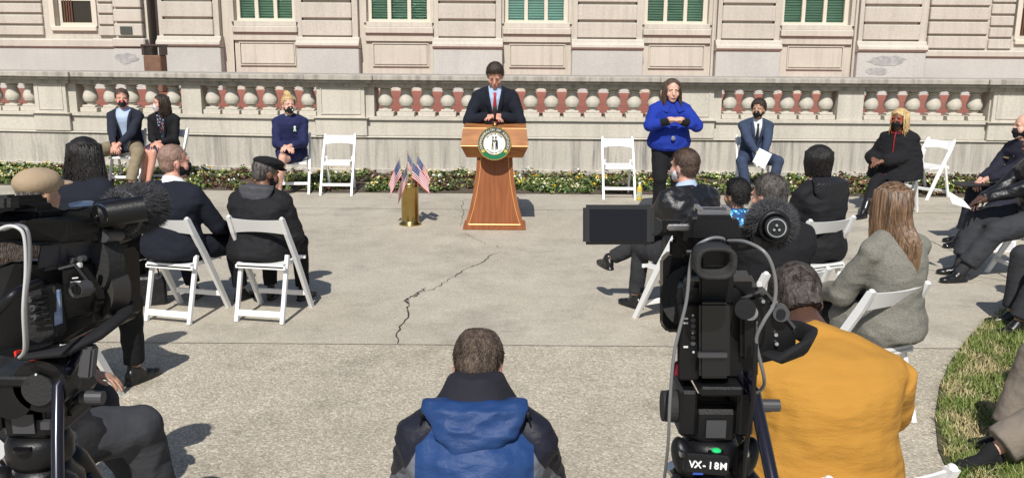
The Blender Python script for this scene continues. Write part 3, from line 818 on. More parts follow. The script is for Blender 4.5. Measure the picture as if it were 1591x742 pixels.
    nb = sp(.93); mb.tube([nb, P.N, hd((0, -.018, -.065))], [.062 * w ** .3, .057 * (1.1 if w > 1.1 else 1), .055], 14, rnd=True)
    head = remesh(mb, .0075 if vox > .01 else .006, 2)
    parts = [body, head]
    for i in (0, 1):
        hdn = handdir[i] if handdir else None
        parts.append(hand_mesh(P, i, curl, hdn))
    bm = bmesh.new()
    for p_ in parts: bm.from_mesh(p_); bpy.data.meshes.remove(p_)
    me = bpy.data.meshes.new('body'); bm.to_mesh(me); bm.free(); P.body = smoothobj('body', me, SK[skin], root)
    if eyes:
        for sx in (-1, 1):
            mb = MB(); c_ = hd((sx * .029, .0665, .002)); mb.ell(c_, [.0122 * hs, .0122 * hs, .0085 * hs], HM, 12, 10)
            mb.ell(hd((sx * .029, .0758, .002)), [.0052 * hs, .0040 * hs, .0052 * hs], HM, 10, 6, 1)
            obj('eye', mb, [M_eye, M_iris], root, True)
            mb = MB(); mb.tube([hd((sx * .012, .0905, .022)), hd((sx * .028, .0895, .028)), hd((sx * .046, .077, .024))], [.003 * hs, .0038 * hs, .002 * hs], 6, rnd=True, flat=.8)
            obj('eyebrow', mb, HR['brown'] if skin == 'pale' else HR['dkbrown'], root, True)
        mb = MB(); mb.tube([hd((-.022, .091, -.067)), hd((-.010, .0995, -.064)), hd((0, .101, -.066)), hd((.010, .0995, -.064)), hd((.022, .091, -.067))], [.002 * hs, .0052 * hs, .0055 * hs, .0052 * hs, .002 * hs], 8, rnd=True)
        obj('lips', mb, M_lip, root, True)
    return P
M_lip = mat('lips', (.36, .12, .10), .45); M_eye = mat('eye_white', (.65, .62, .6), .2); M_iris = mat('iris', (.03, .018, .012), .1)
def foot_dir(P, i):
    d = P.K[i] - P.feet[i]
    if getattr(P, 'footdir', None): return Vector(P.footdir[i]).normalized()
    sx = -1 if i == 0 else 1
    return Vector((sx * .18, 1, 0)).normalized()
def add_torso(mb, P, d, w=1, belly=0, t0=-1, t1=2, mul=1, flare=0):
    cs, xs, ys, rx, ry = [], [], [], [], []
    for t, a, b_ in SPINE:
        if t < t0 or t > t1: continue
        ww = w if t < .85 else w ** .5
        bl = belly * math.exp(-((t - .28) / .26) ** 2)
        fl = flare * max(0, .15 - t) / .3
        cs.append(np.array(P.sp(t)) + np.array(P.F) * bl * .6); xs.append(np.array(P.Rv)); ys.append(np.array(P.F))
        sh = P.shx / .175 if t > .6 else 1
        rx.append(a * ww * (sh if t < .97 else 1) * mul + d + bl * .35 + fl); ry.append(b_ * (ww ** .8) * mul + d + bl * .6 + fl)
    mb.loft(cs, xs, ys, rx, ry, 22)
    if t1 > .9:
        for i in (0, 1): mb.ell(P.S[i], [.050 * w ** .4 + d * .8] * 3)
        mb.tube([P.S[0], P.S[0].lerp(P.sp(.95), .5) + P.U * .008, P.sp(.95), P.S[1].lerp(P.sp(.95), .5) + P.U * .008, P.S[1]], [.046 * w ** .4 + d, .05 * w ** .4 + d, .052 * w ** .4 + d, .05 * w ** .4 + d, .046 * w ** .4 + d], 12, rnd=True)
def hand_mesh(P, i, curl, hd=None):
    sx = -1 if i == 0 else 1
    W = P.W[i]; fore = (W - P.E[i]).normalized()
    if hd: f, nrm = Vector(hd[0]).normalized(), Vector(hd[1])
    else:
        f = (fore + Vector((-sx * .5, .15, -.25))).normalized(); nrm = Vector((0, -.3, -1))      # palm normal
    nrm = (nrm - f * nrm.dot(f)).normalized(); side = f.cross(nrm) * (sx)
    # thumb side: pointing inward/up for resting hands
    side = side.normalized()
    if not hd and side.x * sx > 0: side = -side
    mb = MB(); R3 = np.array([[side.x, f.x, nrm.x], [side.y, f.y, nrm.y], [side.z, f.z, nrm.z]])
    base = W - fore * .03
    mb.tube([base, W + f * .02], [.030, .027], 10, rnd=True)
    mb.ell(W + f * .055, (.040, .050, .016), R3, 14, 10); mb.ell(W + f * .03 + side * .012, (.028, .03, .017), R3)
    ln = [.072, .082, .076, .060]; off = [.030, .010, -.010, -.029]
    for k in range(4):
        p0 = W + f * (.085 if k in (1, 2) else .078) + side * off[k]; d = f + side * off[k] * 3; d.normalize(); pts = [p0 - f * .03, p0]; ang = 0; c = d.copy()
        for j, fr in enumerate((.45, .32, .23)):
            ang = curl * (.45, .55, .4)[j]; c = (c * math.cos(ang) + nrm * math.sin(ang)); ax = c; pts.append(pts[-1] + c.normalized() * ln[k] * fr)
            nrm_k = nrm
        mb.tube(pts, [.0085, .0088, .0085, .0078, .0068], 8, rnd=True)
    t0 = W + f * .025 + side * .03; td = (f * .75 + side * .6 + nrm * .25).normalized(); t1 = t0 + td * .036; t2 = t1 + (td + f * .4 - side * .2).normalized() * .028; t3 = t2 + (f + nrm * .3).normalized() * .02
    mb.tube([t0 - td * .015, t0, t1, t2, t3], [.014, .013, .0105, .0098, .0085], 8, rnd=True)
    return remesh(mb, .0045, 1)

def jacket(P, m, name='jacket', d=.022, w=None, belly=None, vcut=None, t0=-.14, vox=.013, sl=(.064, .056, .044), amp=.006, seed=1, cuff=.93, flare=.03, collar=True, skirt=None, extra=None, mats=None, matf=None, arms=True, hem=None, short=None, fst=None):
    w = w or P.w; belly = P.belly if belly is None else belly
    mb = MB(); add_torso(mb, P, d, w, belly, t0, .99, flare=flare)
    wf = w ** .5
    if short:
        for i in (0, 1):
            q = P.S[i].lerp(P.E[i], short); mb.tube([P.S[i], P.S[i].lerp(q, .5), q], [sl[0] * wf + .006, sl[0] * wf + .004, sl[0] * wf + .006], 18)
    elif arms:
        for i in (0, 1):
            Wc = P.E[i].lerp(P.W[i], cuff)
            mid = P.S[i].lerp(P.E[i], .5); m2 = P.E[i].lerp(Wc, .5)
            mb.tube([P.S[i], mid, P.E[i], m2, Wc], [sl[0] * wf - .003, sl[0] * wf, sl[1] * wf + .004, (sl[1] + sl[2]) / 2 * wf, sl[2]], 16, rnd=False)
            mb.ell(P.E[i], [(sl[1] * wf + .005)] * 3)
    if collar:
        c0 = P.sp(.97); mb.tube([c0 - P.U * .02, c0 + P.U * .035], [.088 * wf, .072 * wf], 18, flat=.95)
    if skirt:
        # coat skirt over the thighs (seated) down to fraction `skirt`
        for i in (0, 1):
            q = P.hip[i].lerp(P.K[i], skirt); mb.tube([P.hip[i] + Vector((0, -.03, 0)), q], [.125 * wf, .105 * wf], 14, rnd=True)
        mb.ell((P.hip[0] + P.hip[1]) / 2 + Vector((0, .10, .0)), (.15 * w, .2, .10))
    if extra: extra(mb)
    me = remesh(mb, vox, 5)
    folds(me, amp, 7, (1, 1, 1.4), seed)
    if fst: folds(me, fst[0], fst[1], fst[2], seed + 5)
    if vcut:
        k, t_lo = vcut; o = P.sp(t_lo); U_, F_ = P.U, P.F; Rv = P.Rv
        pl = []
        for sx in (-1, 1):
            n_ = (Rv * sx - U_ * k).normalized(); pl.append((o, n_))
        def test(c):
            q = c - o; return q.dot(F_) > .0 and abs(q.dot(Rv)) < q.dot(U_) * k
        cutmesh(me, pl, test)
    if hem:
        cutmesh(me, [hem], lambda c: (c - Vector(hem[0])).dot(Vector(hem[1])) > 0)
    o = smoothobj(name, me, m, P.root)
    if matf:
        for mm in mats: o.data.materials.append(mm)
        o.data.polygons.foreach_set('material_index', [matf(p.center) for p in o.data.polygons])
    return o
def shirt(P, m, name='shirt', d=.010):
    mb = MB(); add_torso(mb, P, d, P.w, P.belly, -.14, .99)
    c0 = P.sp(.98); k_ = P.w ** .5; mb.tube([c0 - P.U * .03, c0 + P.U * .025, c0 + P.U * .05 + P.F * .008], [.082 * k_, .074 * k_, .066 * k_], 18)
    return smoothobj(name, remesh(mb, .012, 2), m, P.root)
def trousers(P, m, vox=.013, th=(.105, .088, .078), sh=(.074, .066, .062), amp=.006, seed=2, cuff=.9, t1=.35):
    mb = MB(); add_torso(mb, P, .014, P.w, P.belly, -1, t1); wf = P.w ** .5
    for i in (0, 1):
        A = P.feet[i].lerp(P.K[i], 1 - cuff)
        mb.tube([P.hip[i], P.hip[i].lerp(P.K[i], .5), P.K[i]], [th[0] * wf, th[1] * wf, th[2] * (.6 + .4 * wf)], 16, rnd=True)
        mb.tube([P.K[i], P.K[i].lerp(A, .5), A], [sh[0], sh[1], sh[2]], 16); mb.ell(P.K[i], [th[2] * (.6 + .4 * wf)] * 3)
    me = remesh(mb, vox, 4); folds(me, amp, 8, (1, 1, .8), seed); return smoothobj('trousers', me, m, P.root)
def skirt(P, m, f=.8, name='skirt', vox=.013, amp=.004):
    mb = MB(); add_torso(mb, P, .012, P.w, P.belly, -1, .35)
    for i in (0, 1): mb.tube([P.hip[i], P.hip[i].lerp(P.K[i], f)], [.115, .095], 16, rnd=True)
    c = (P.hip[0].lerp(P.K[0], f) + P.hip[1].lerp(P.K[1], f)) / 2
    mb.tube([P.H, c], [.1, .085], 14, rnd=True)
    me = remesh(mb, vox, 4); folds(me, amp, 8, (1, 1, 1), 3); return smoothobj(name, me, m, P.root)
def shoe(P, i, m, dirv=None, heel=0, boot=None, up=None):
    A = P.feet[i]; f = Vector(dirv) if dirv else foot_dir(P, i); f = f.normalized()
    Rm = frame(f, up or (0, 0, 1)); R3 = np.array(Rm)
    def p(a, b_, c): return A + Rm @ Vector((a, b_, c))
    mb = MB()
    mb.ell(p(0, -.025, -.035), (.038, .048, .048), R3); mb.ell(p(0, .06, -.05), (.042, .085, .032), R3); mb.ell(p(0, .125, -.058), (.043, .062, .024), R3)
    mb.tube([p(0, -.01, .01), p(0, .03, -.04)], [.040, .042], 12, rnd=True)
    # sole
    mb.loft([p(0, .05, -.084), p(0, .05, -.066)], [Rm.col[0]] * 2, [Rm.col[1]] * 2, [.044, .042], [.135, .132], 20, sq=.25)
    if boot: mb.tube([p(0, -.01, -.02), A.lerp(P.K[i], .3), A.lerp(P.K[i], boot)], [.05, .056, .066], 16)
    return smoothobj('boot' if boot else 'shoe', remesh(mb, .008, 2), m, P.root)
def shoes(P, m, **k):
    for i in (0, 1): shoe(P, i, m, **k)
def tuft(P, m, n, length, zone, seed=0, width=.0015, drop=.75, lift=.10, name='hair', rad=1.0):
    """thousands of short thin blades growing from the scalp"""
    random.seed(seed); V = []; F = []; hs = P.hs
    k_ = 0; tries = 0
    while k_ < n and tries < n * 12:
        tries += 1
        u = Vector((random.gauss(0, 1), random.gauss(0, 1), random.gauss(0, 1))).normalized()
        p = Vector((u.x * .079, -.012 + u.y * .099, .032 + u.z * .091)) if u.z > -.1 else Vector((u.x * .076, -.012 + u.y * .094, .032 + u.z * .12))
        p *= rad
        if not zone(p): continue
        k_ += 1
        fr = max(0, min(1, (p.y + .02) / .05)) * max(0, min(1, (p.z - .02) / .04)); d = Vector((u.x * lift, u.y * lift - .25 - fr * .9, u.z * lift - drop * (1 - fr * .85))) + Vector((random.gauss(0, .2), random.gauss(0, .2), random.gauss(0, .2))); d = d - u * min(0, d.dot(u) - .10); d.normalize()
        l = length * random.uniform(.5, 1.2); a = P.hd(p); b_ = P.hd(p + d * l * .5 + u * .002); c = P.hd(p + d * l + Vector((0, 0, -drop * l * .3)))
        sd = (P.HM @ u.cross(d)).normalized() * width * hs; q = len(V)
        V += [a - sd, a + sd, b_ + sd * .8, b_ - sd * .8, c]; F += [(q, q + 1, q + 2, q + 3), (q + 3, q + 2, q + 4)]
    return V, F
def hairline(p, back=-.055, front=.035):
    # scalp area in head space
    f = (p.y + .06) / .13; f = max(0, min(1, f)); zl = back * (1 - f) + front * f
    if abs(p.x) > .055 and p.y > -.02 and p.z < .01: return False
    return p.z > zl
def short_hair(P, m, thick=.010, n=1500, ln=.022, seed=1, top=0, front=.066, bald=None, back=-.06, cap=True, amp=.004):
    hs = P.hs; HM = np.array(P.HM); me = None
    if cap:
        mb = MB(); t_ = thick
        mb.ell(P.hd((0, -.018, .038 + top)), [(.078 + t_) * hs, (.094 + t_) * hs, (.086 + t_) * hs], HM, 26, 18)
        mb.ell(P.hd((0, -.045, -.005)), [(.068 + t_ * .6) * hs, (.062 + t_ * .7) * hs, (.070) * hs], HM, 24, 16)
        me = remesh(mb, .008, 2); folds(me, amp, 30, (1, 1, 1), seed)
        inv = P.HM.inverted()
        def test(c):
            q = (inv @ (c - P.HC)) / hs
            if q.y > .03 and q.z < front + (.02 if abs(q.x) < .04 else 0) - (q.y - .03) * .0: return True
            if abs(q.x) > .05 and q.y > -.03 and q.z < .008: return True
            if bald and bald(q): return True
            return q.z < back
        cutmesh(me, [], test)
    V, F = tuft(P, m, n, ln, lambda p: hairline(p, back, front) and not (bald and bald(p)), seed, rad=1 + (thick * .85) / .09)
    m2 = bpy.data.meshes.new('t'); m2.from_pydata([tuple(v) for v in V], [], F)
    bm = bmesh.new()
    if me: bm.from_mesh(me); bpy.data.meshes.remove(me)
    bm.from_mesh(m2); bpy.data.meshes.remove(m2); out = bpy.data.meshes.new('hair'); bm.to_mesh(out); bm.free()
    return smoothobj('hair', out, m, P.root)
def long_hair(P, m, length=.30, n=500, seed=1, part=True, wave=.012, wid=.007, gather=.75, front=.03, spread=1.0, cap_t=.012, curl=0, minlen=.75, back=0):
    """sculpted cap plus many hanging locks"""
    hs = P.hs; HM = np.array(P.HM); mb = MB()
    mb.ell(P.hd((0, -.020, .036)), [(.080 + cap_t) * hs, (.094 + cap_t) * hs, (.086 + cap_t * .8) * hs], HM, 28, 18)
    mb.ell(P.hd((0, -.045, -.02)), [(.074) * hs, (.068) * hs, (.08) * hs], HM, 24, 16)
    me = remesh(mb, .008, 2); folds(me, .003, 30, (1, 1, .3), seed); inv = P.HM.inverted()
    def test(c):
        q = (inv @ (c - P.HC)) / hs
        return (q.y > .02 and q.z < front + .03 - abs(q.x) * .55) or (abs(q.x) > .05 and q.y > .0 and q.z < .015) or q.z < -.09
    cutmesh(me, [], test)
    random.seed(seed); mb = MB(); P_ = P
    for k in range(n):
        az = random.uniform(-1, 1) * 2.25; el = random.uniform(.05, .95)          # az 0 = back
        x0 = math.sin(az); y0 = -math.cos(az)
        r = math.cos(el * 1.35); z0 = math.sin(el * 1.35)
        root = Vector((x0 * .086 * r, -.018 + y0 * .102 * r, .036 + z0 * .094)); pts = [root]
        side = Vector((x0 * .090 * spread, -.016 + y0 * .104, -.0)); L = length * random.uniform(minlen, 1.08)
        pts.append(Vector((side.x * .99, side.y * .99, .036 + z0 * .05)) if el > .3 else root + Vector((x0 * .004, y0 * .004, -.02)))
        ph = random.uniform(0, 6.28); nS = 7
        for j in range(1, nS + 1):
            tt = j / nS; g = 1 - (1 - gather) * tt * 1.1; wv = wave * math.sin(ph + tt * 7)
            q = Vector((side.x * g + wv * math.cos(az), side.y * (1 - (1 - gather) * tt * .3) + wv * .6, .02 - L * tt)); 
            if curl: q += Vector((math.cos(ph + tt * 16), math.sin(ph + tt * 16), 0)) * curl * tt
            pts.append(q)
        W_ = []
        for q in pts:
            h = P.hd(Vector((q.x, q.y, max(q.z, -.07))))
            if q.z < -.07: h = h + Vector((0, -.004 - back * min(1, (-.07 - q.z) / .10) * max(0, math.cos(az)), q.z + .07)) * hs
            W_.append(h)
        ww = wid * random.uniform(.6, 1.2)
        mb.tube(W_, [ww * .6, ww] + [ww * (1 - .35 * j / nS) for j in range(1, nS)] + [ww * .25], 5, flat=.5)
    m2 = mb.mesh('t', m, True); bm = bmesh.new(); bm.from_mesh(me); bm.from_mesh(m2); bpy.data.meshes.remove(me); bpy.data.meshes.remove(m2)
    out = bpy.data.meshes.new('hair'); bm.to_mesh(out); bm.free(); return smoothobj('hair', out, m, P.root)
def mask(P, m):
    hs = P.hs; HM = np.array(P.HM); mb = MB(); e = lambda c, r: mb.ell(P.hd(c), [q * hs for q in r], HM, 20, 14)
    e((0, .018, -.045), (.068, .082, .062)); e((0, .055, -.045), (.045, .060, .045)); e((0, .060, -.085), (.035, .038, .032)); e((0, .085, -.022), (.018, .030, .020))
    me = remesh(mb, .007, 3); inv = P.HM.inverted()
    def test(c):
        q = (inv @ (c - P.HC)) / hs; return q.y < .012 or q.z > -.010 - abs(q.x) * .12 or q.z < -.112
    ax = [P.HM @ Vector(v_) for v_ in ((1, 0, 0), (0, 1, 0), (0, 0, 1))]
    cutmesh(me, [(P.hd((0, .012, 0)), ax[1]), (P.hd((0, 0, -.010)), (ax[2] - ax[0] * .12).normalized()), (P.hd((0, 0, -.010)), (ax[2] + ax[0] * .12).normalized()), (P.hd((0, 0, -.112)), ax[2])], test); o = smoothobj('face_mask', me, m, P.root)
    mb = MB()
    for sx in (-1, 1):
        mb.tube([P.hd((sx * .060, .03, -.03)), P.hd((sx * .079, .0, -.005)), P.hd((sx * .086, -.022, .0)), P.hd((sx * .080, -.025, -.035)), P.hd((sx * .058, .02, -.075))], .0018, 5)
    obj('ear_loop', mb, m, o)
    return o
def collar_lapels(P, m, t_lo, k, d=.03, wd=.05):
    mb = MB(); o = P.sp(t_lo); w_ = P.w
    for sx in (-1, 1):
        pts_in, pts_out = [], []
        for j in range(8):
            tt = j / 7; t = t_lo + (.98 - t_lo) * tt; u = (t - t_lo) * P.L
            x_in = u * k; x_out = x_in + wd * math.sin(min(1, tt * 1.25) * math.pi * .72)
            for lst, xx in ((pts_in, x_in), (pts_out, x_out)):
                # surface depth of torso ellipse
                ra = np.interp(t, [a for a, b_, c in SPINE], [b_ for a, b_, c in SPINE]) * (w_ if t < .85 else w_ ** .5) * (P.shx / .175 if t > .6 else 1) + d
                rb = np.interp(t, [a for a, b_, c in SPINE], [c for a, b_, c in SPINE]) * (w_ ** .8) + d
                bl = P.belly * math.exp(-((t - .28) / .26) ** 2); rb += bl * 1.2; ra += bl * .35
                yy = rb * math.sqrt(max(.02, 1 - (min(xx, ra * .95) / ra) ** 2))
                lst.append(P.sp(t) + P.Rv * sx * xx + P.F * (yy + .006))
        n = 8; V = pts_in + pts_out + [p - P.F * .012 for p in pts_in] + [p - P.F * .012 for p in pts_out]
        F = []
        for j in range(n - 1):
            F += [(j, j + 1, n + j + 1, n + j), (2 * n + j, 3 * n + j, 3 * n + j + 1, 2 * n + j + 1), (j, 2 * n + j, 2 * n + j + 1, j + 1), (n + j, n + j + 1, 3 * n + j + 1, 3 * n + j)]
        mb.add([tuple(v) for v in V], F)
    return obj('lapels', mb, m, P.root, True)
def tie(P, m, t_lo=.2, d=.022):
    mb = MB(); pts = []; 
    for j in range(9):
        t = .955 + (t_lo - .955) * j / 8
        rb = np.interp(t, [a for a, b_, c in SPINE], [c for a, b_, c in SPINE]) * (P.w ** .8) + d
        pts.append(P.sp(t) + P.F * (rb - (.004 if j else .0)))
    mb.tube(pts, [.017, .012, .016, .02, .024, .028, .031, .033, .01], 8, flat=.25, up=P.Rv.cross(P.U))
    # orient: flat across
    return obj('tie', mb, m, P.root, True)
C_navy = cloth('navy_wool', (.018, .022, .036), .9, .35)
C_navy2 = cloth('dark_navy_wool', (.010, .012, .021), .92, .35)
C_navycoat = cloth('navy_coat', (.016, .020, .075), .85, .35)
C_suit = cloth('blue_grey_suit', (.040, .058, .105), .85, .4)
C_black = cloth('black_wool', (.011, .011, .013), .92, .4)
C_blacks = cloth('black_shell', (.011, .011, .013), .82, .45)
C_char = cloth('charcoal_cloth', (.035, .036, .040), .9, .4)
C_grey_tr = cloth('grey_trousers', (.040, .042, .048), .85, .45)
C_white = cloth('white_shirt', (.75, .76, .78), .8, .2)
C_blue_sh = cloth('pale_blue_shirt', (.42, .52, .70), .8, .2)
C_khaki = cloth('khaki_cotton', (.27, .22, .145), .85, .45)
C_taupe = cloth('taupe_cotton', (.22, .185, .15), .85, .45, weave=.15)
C_royal = cloth('royal_blue_wool', (.011, .036, .32), .85, .4)
C_leather = cloth('black_leather', (.010, .010, .012), .38, .7, 9, spec=.5)
C_uniform = cloth('navy_uniform', (.016, .017, .030), .85, .4)
C_yellow = cloth('mustard_jersey', (.42, .21, .034), .88, .6, 5, c2=(.40, .195, .03), st=(.9, .9, 3.4), weave=.04)
C_hood = cloth('grey_hood', (.07, .07, .08), .75, .5)
C_tweed = cloth('grey_tweed', (.26, .25, .215), .95, .35, c2=(.10, .096, .08), vs=230)
C_maskb = cloth('black_mask', (.012, .012, .013), .8, .1)
M_shoe = mat('black_leather_shoe', (.01, .01, .01), .3)
M_tan = mat('tan_shoe', (.30, .12, .05), .4); M_nude = mat('nude_shoe', (.55, .38, .28), .35)
def pattern(nm, base, dots, scale=45, thr=.28, base2=None):
    m, t, b = newmat(nm); b.inputs['Roughness'].default_value = .8; v = vmap(t)
    vo = t.nodes.new('ShaderNodeTexVoronoi'); vo.inputs['Scale'].default_value = scale; t.links.new(v, vo.inputs['Vector'])
    sc = t.nodes.new('ShaderNodeSeparateColor'); t.links.new(vo.outputs['Color'], sc.inputs[0])
    n_ = len(dots); col = ramp(t, sc.outputs[0], [(i / n_, d) for i, d in enumerate(dots)])
    for nd in t.nodes:
        if nd.type == 'VALTORGB': nd.color_ramp.interpolation = 'CONSTANT'
    msk = ramp(t, vo.outputs['Distance'], [(thr, 1.0), (thr + .06, 0.0)])
    t.links.new(mix(t, msk, base, col), b.inputs['Base Color']); return m
C_floral = pattern('floral_dress_cloth', (.012, .014, .03), [(.5, .10, .12), (.35, .45, .6), (.03, .12, .12), (.7, .5, .5)], 38, .30)
C_hawaii = pattern('blue_leaf_cloth', (.012, .05, .16), [(.05, .35, .62), (.25, .6, .8), (.04, .2, .45)], 30, .42)
C_maskp = pattern('patterned_mask', (.55, .52, .55), [(.25, .2, .3), (.4, .3, .4)], 60, .3)
C_maskr = pattern('red_black_mask', (.015, .012, .015), [(.5, .02, .06), (.015, .012, .015)], 22, .5)
def person_at(px, py, *a, **k):
    q = G(px, py); return person(q.x, q.y, *a, **k)
def held(name, corners, label, cat, th=.0012, m=None):
    a, b_, c, d = [Vector(q) for q in corners]; n_ = (b_ - a).cross(d - a).normalized() * th
    mb = MB(); mb.add([a, b_, c, d, a + n_, b_ + n_, c + n_, d + n_], [(0, 3, 2, 1), (4, 5, 6, 7), (0, 1, 5, 4), (1, 2, 6, 5), (2, 3, 7, 6), (3, 0, 4, 7)])
    return tag(obj(name, mb, m or M_paper), label, cat)
def wl(P, v):   # person-local point to world
    return (Matrix.Translation(P.root.location) @ Matrix.Rotation(P.root.rotation_euler[2], 4, 'Z') @ Matrix.Scale(P.s, 4)) @ Vector(v)

# ---------- 1 man in blazer
gchair(202, 287, 183, 'white folding chair under the seated man in khaki trousers')
P = person_at(202, 287, 183, 'seated man in dark blazer, pale blue shirt and khaki trousers with hands clasped', s=1.06, w=1.08, hy=18, hands=[(-.03, .36, .60), (.03, .38, .585)], feet=[(-.17, .46, .085), (.19, .42, .085)], knee_out=.7, skin='ruddy', headsc=1.08)
shirt(P, C_blue_sh); jacket(P, C_navy, vcut=(.20, .05), seed=11); collar_lapels(P, C_navy, .05, .20); trousers(P, C_khaki, th=(.105, .095, .088), sh=(.085, .075, .07)); shoes(P, M_shoe); short_hair(P, HR['midbrown']); mask(P, C_maskr)
# ---------- 2 woman floral
gchair(266, 285, 172, 'white folding chair under the seated woman in floral dress')
P = person_at(260, 285, 178, 'seated woman in black jacket over a dark floral dress, head turned aside', s=1.0, w=1.02, hy=-48, hands=[(-.04, .27, .64), (.0, .29, .63)], feet=[(.10, .42, .085), (.20, .34, .085)], knee_out=-.1, skin='ruddy', hair=1)
shirt(P, C_floral, 'dress', .014); skirt(P, C_floral, .82, 'dress_skirt'); jacket(P, C_black, vcut=(.16, .1), seed=12, t0=-.05); collar_lapels(P, C_black, .1, .16, wd=.035); shoes(P, M_tan); long_hair(P, HR['dkbrown'], .19, 260, 3, wave=.02, wid=.010, gather=1.0, curl=.012, front=.055); mask(P, C_maskp)
# ---------- 3 blonde woman
gchair(459, 297, 186, 'white folding chair under the seated woman in navy coat')
P = person_at(455, 298, 186, 'seated blonde woman in navy coat with legs crossed at the ankles', s=1.03, w=1.02, hy=22, hands=[(-.03, .29, .66), (.03, .29, .65)], feet=[(.20, .46, .085), (.13, .38, .085)], knee_out=-.15, skin='pale')
shirt(P, C_floral, 'dress', .012); skirt(P, C_navycoat, .62, 'coat_skirt'); jacket(P, C_navycoat, name='coat', seed=13, d=.026, flare=.06, sl=(.07, .066, .052)); shoes(P, M_nude)
short_hair(P, HR['blonde'], .012, 900, .03, 5); mask(P, C_maskb)
mb = MB(); mb.ell(P.hd((0, -.04, .135)), [.052, .05, .038]); mb.ell(P.hd((.01, -.05, .16)), [.035, .035, .025]); me = remesh(mb, .006, 2); folds(me, .006, 40); smoothobj('bun', me, HR['blonde'], P.root)
mb = MB(); q = P.sp(.70) + P.F * .142 + P.Rv * -.075; mb.ell(q + Vector((0, 0, .02)), (.016, .006, .018)); mb.box(q + Vector((-.008, 0, -.012)), (.011, .006, .05), Matrix.Rotation(R(12), 3, 'Y')); mb.box(q + Vector((.008, 0.001, -.012)), (.011, .006, .05), Matrix.Rotation(R(-12), 3, 'Y')); obj('ribbon_pin', mb, mat('ribbon', (.55, .75, .58), .5), P.root)
mb = MB(); mb.ell(P.hd((-.02, .104, -.055)), [.012, .006, .013], np.array(P.HM)); obj('mask_emblem', mb, M_paper, P.root)
gchair(527, 299, 180, 'empty white folding chair between the woman in navy coat and the brass vase')
# ---------- 4 speaker
q = U(769, 190, 10.62)
P = person(q.x, 10.70, 180, 'standing man in dark suit and red tie, head bowed behind the lectern', seated=False, s=1.08, w=1.12, hp=31, neck=10, hands=[(-.04, .29, 1.165), (.05, .29, 1.155)], pole=[(-1, -.25, -.6), (1, -.25, -.6)], skin='ruddy', hy=-3)
shirt(P, C_blue_sh); jacket(P, C_navy2, vcut=(.19, .30), seed=14, sl=(.068, .064, .052)); collar_lapels(P, C_navy2, .30, .19); tie(P, mat('red_tie', (.35, .015, .03), .6)); trousers(P, C_navy2); shoes(P, M_shoe); short_hair(P, HR['dkbrown'], .016, 1600, .03, 6, .006)
# ---------- 5 interpreter
q = U(1040, 190, 11.0)
P = person(q.x, 11.0, 182, 'standing woman in royal blue jacket with fingertips pressed together', seated=False, s=.965, w=1.26, belly=.08, hp=4, headsc=1.14, hands=[(-.055, .35, 1.235), (.055, .35, 1.235)], pole=[(-1, .0, -.55), (1, .0, -.55)], handdir=[((.8, .25, .25), (0, -.5, -1)), ((-.8, .25, .25), (0, -.5, -1))], curl=.35, skin='pale', shw=1.0, neck=-4)
jacket(P, C_black, 'sweater', d=.008, sl=(.05, .052, .046), cuff=.95, seed=3); jacket(P, C_royal, d=.028, t0=-.14, vcut=None, flare=.07, cuff=.55, sl=(.068, .070, .066), seed=15, amp=.008); trousers(P, C_black, th=(.11, .10, .09), sh=(.085, .08, .08)); shoes(P, M_shoe)
long_hair(P, HR['midbrown'], .20, 320, 8, wave=.02, wid=.009, gather=1.15, spread=1.05, front=.07)
mb = MB(); q = P.sp(.22) + P.F * .29; mb.ell(q, (.028, .012, .028)); obj('button', mb, mat('button', (.3, .3, .32), .15, .5), P.root)
mb = MB()
for sx in (-1, 1):
    a = P.sp(1.0) + P.F * .095 + P.Rv * sx * .02; b_ = P.sp(.82) + P.F * .165 + P.Rv * sx * .07; c = P.sp(.86) + P.F * .12 + P.Rv * sx * .15; d_ = P.sp(1.0) + P.F * .02 + P.Rv * sx * .10
    n_ = P.F * .012; mb.add([a, b_, c, d_, a + n_, b_ + n_, c + n_, d_ + n_], [(0, 3, 2, 1), (4, 5, 6, 7), (0, 1, 5, 4), (1, 2, 6, 5), (2, 3, 7, 6), (3, 0, 4, 7)])
obj('collar', mb, C_royal, P.root)
gchair(959, 305, 180, 'empty white folding chair beside the woman in royal blue jacket')
# ---------- 6 man in blue suit
gchair(1166, 300, 176, 'white folding chair under the man in blue grey suit')
P = person_at(1168, 301, 178, 'seated man in blue grey suit and dark mask holding white paper between his knees', s=1.02, w=1.05, hy=-28, lean=9, hands=[(-.03, .44, .60), (.04, .45, .59)], feet=[(-.15, .44, .085), (.16, .46, .085)], knee_out=.6, skin='tan')
shirt(P, C_white); jacket(P, C_suit, vcut=(.16, .25), seed=16); collar_lapels(P, C_suit, .25, .16); tie(P, C_navy); trousers(P, C_suit); shoes(P, M_shoe); short_hair(P, HR['dkbrown'], .020, 1800, .035, 9, .004, amp=.010); mask(P, C_maskb)
a = wl(P, (-.11, .53, .62)); held('paper_sheet', [a, a + Vector((-.10, -.03, -.20)), a + Vector((-.27, -.05, -.10)), a + Vector((-.17, .02, .08))], 'white sheet of paper hanging from the hands of the man in blue grey suit', 'paper')
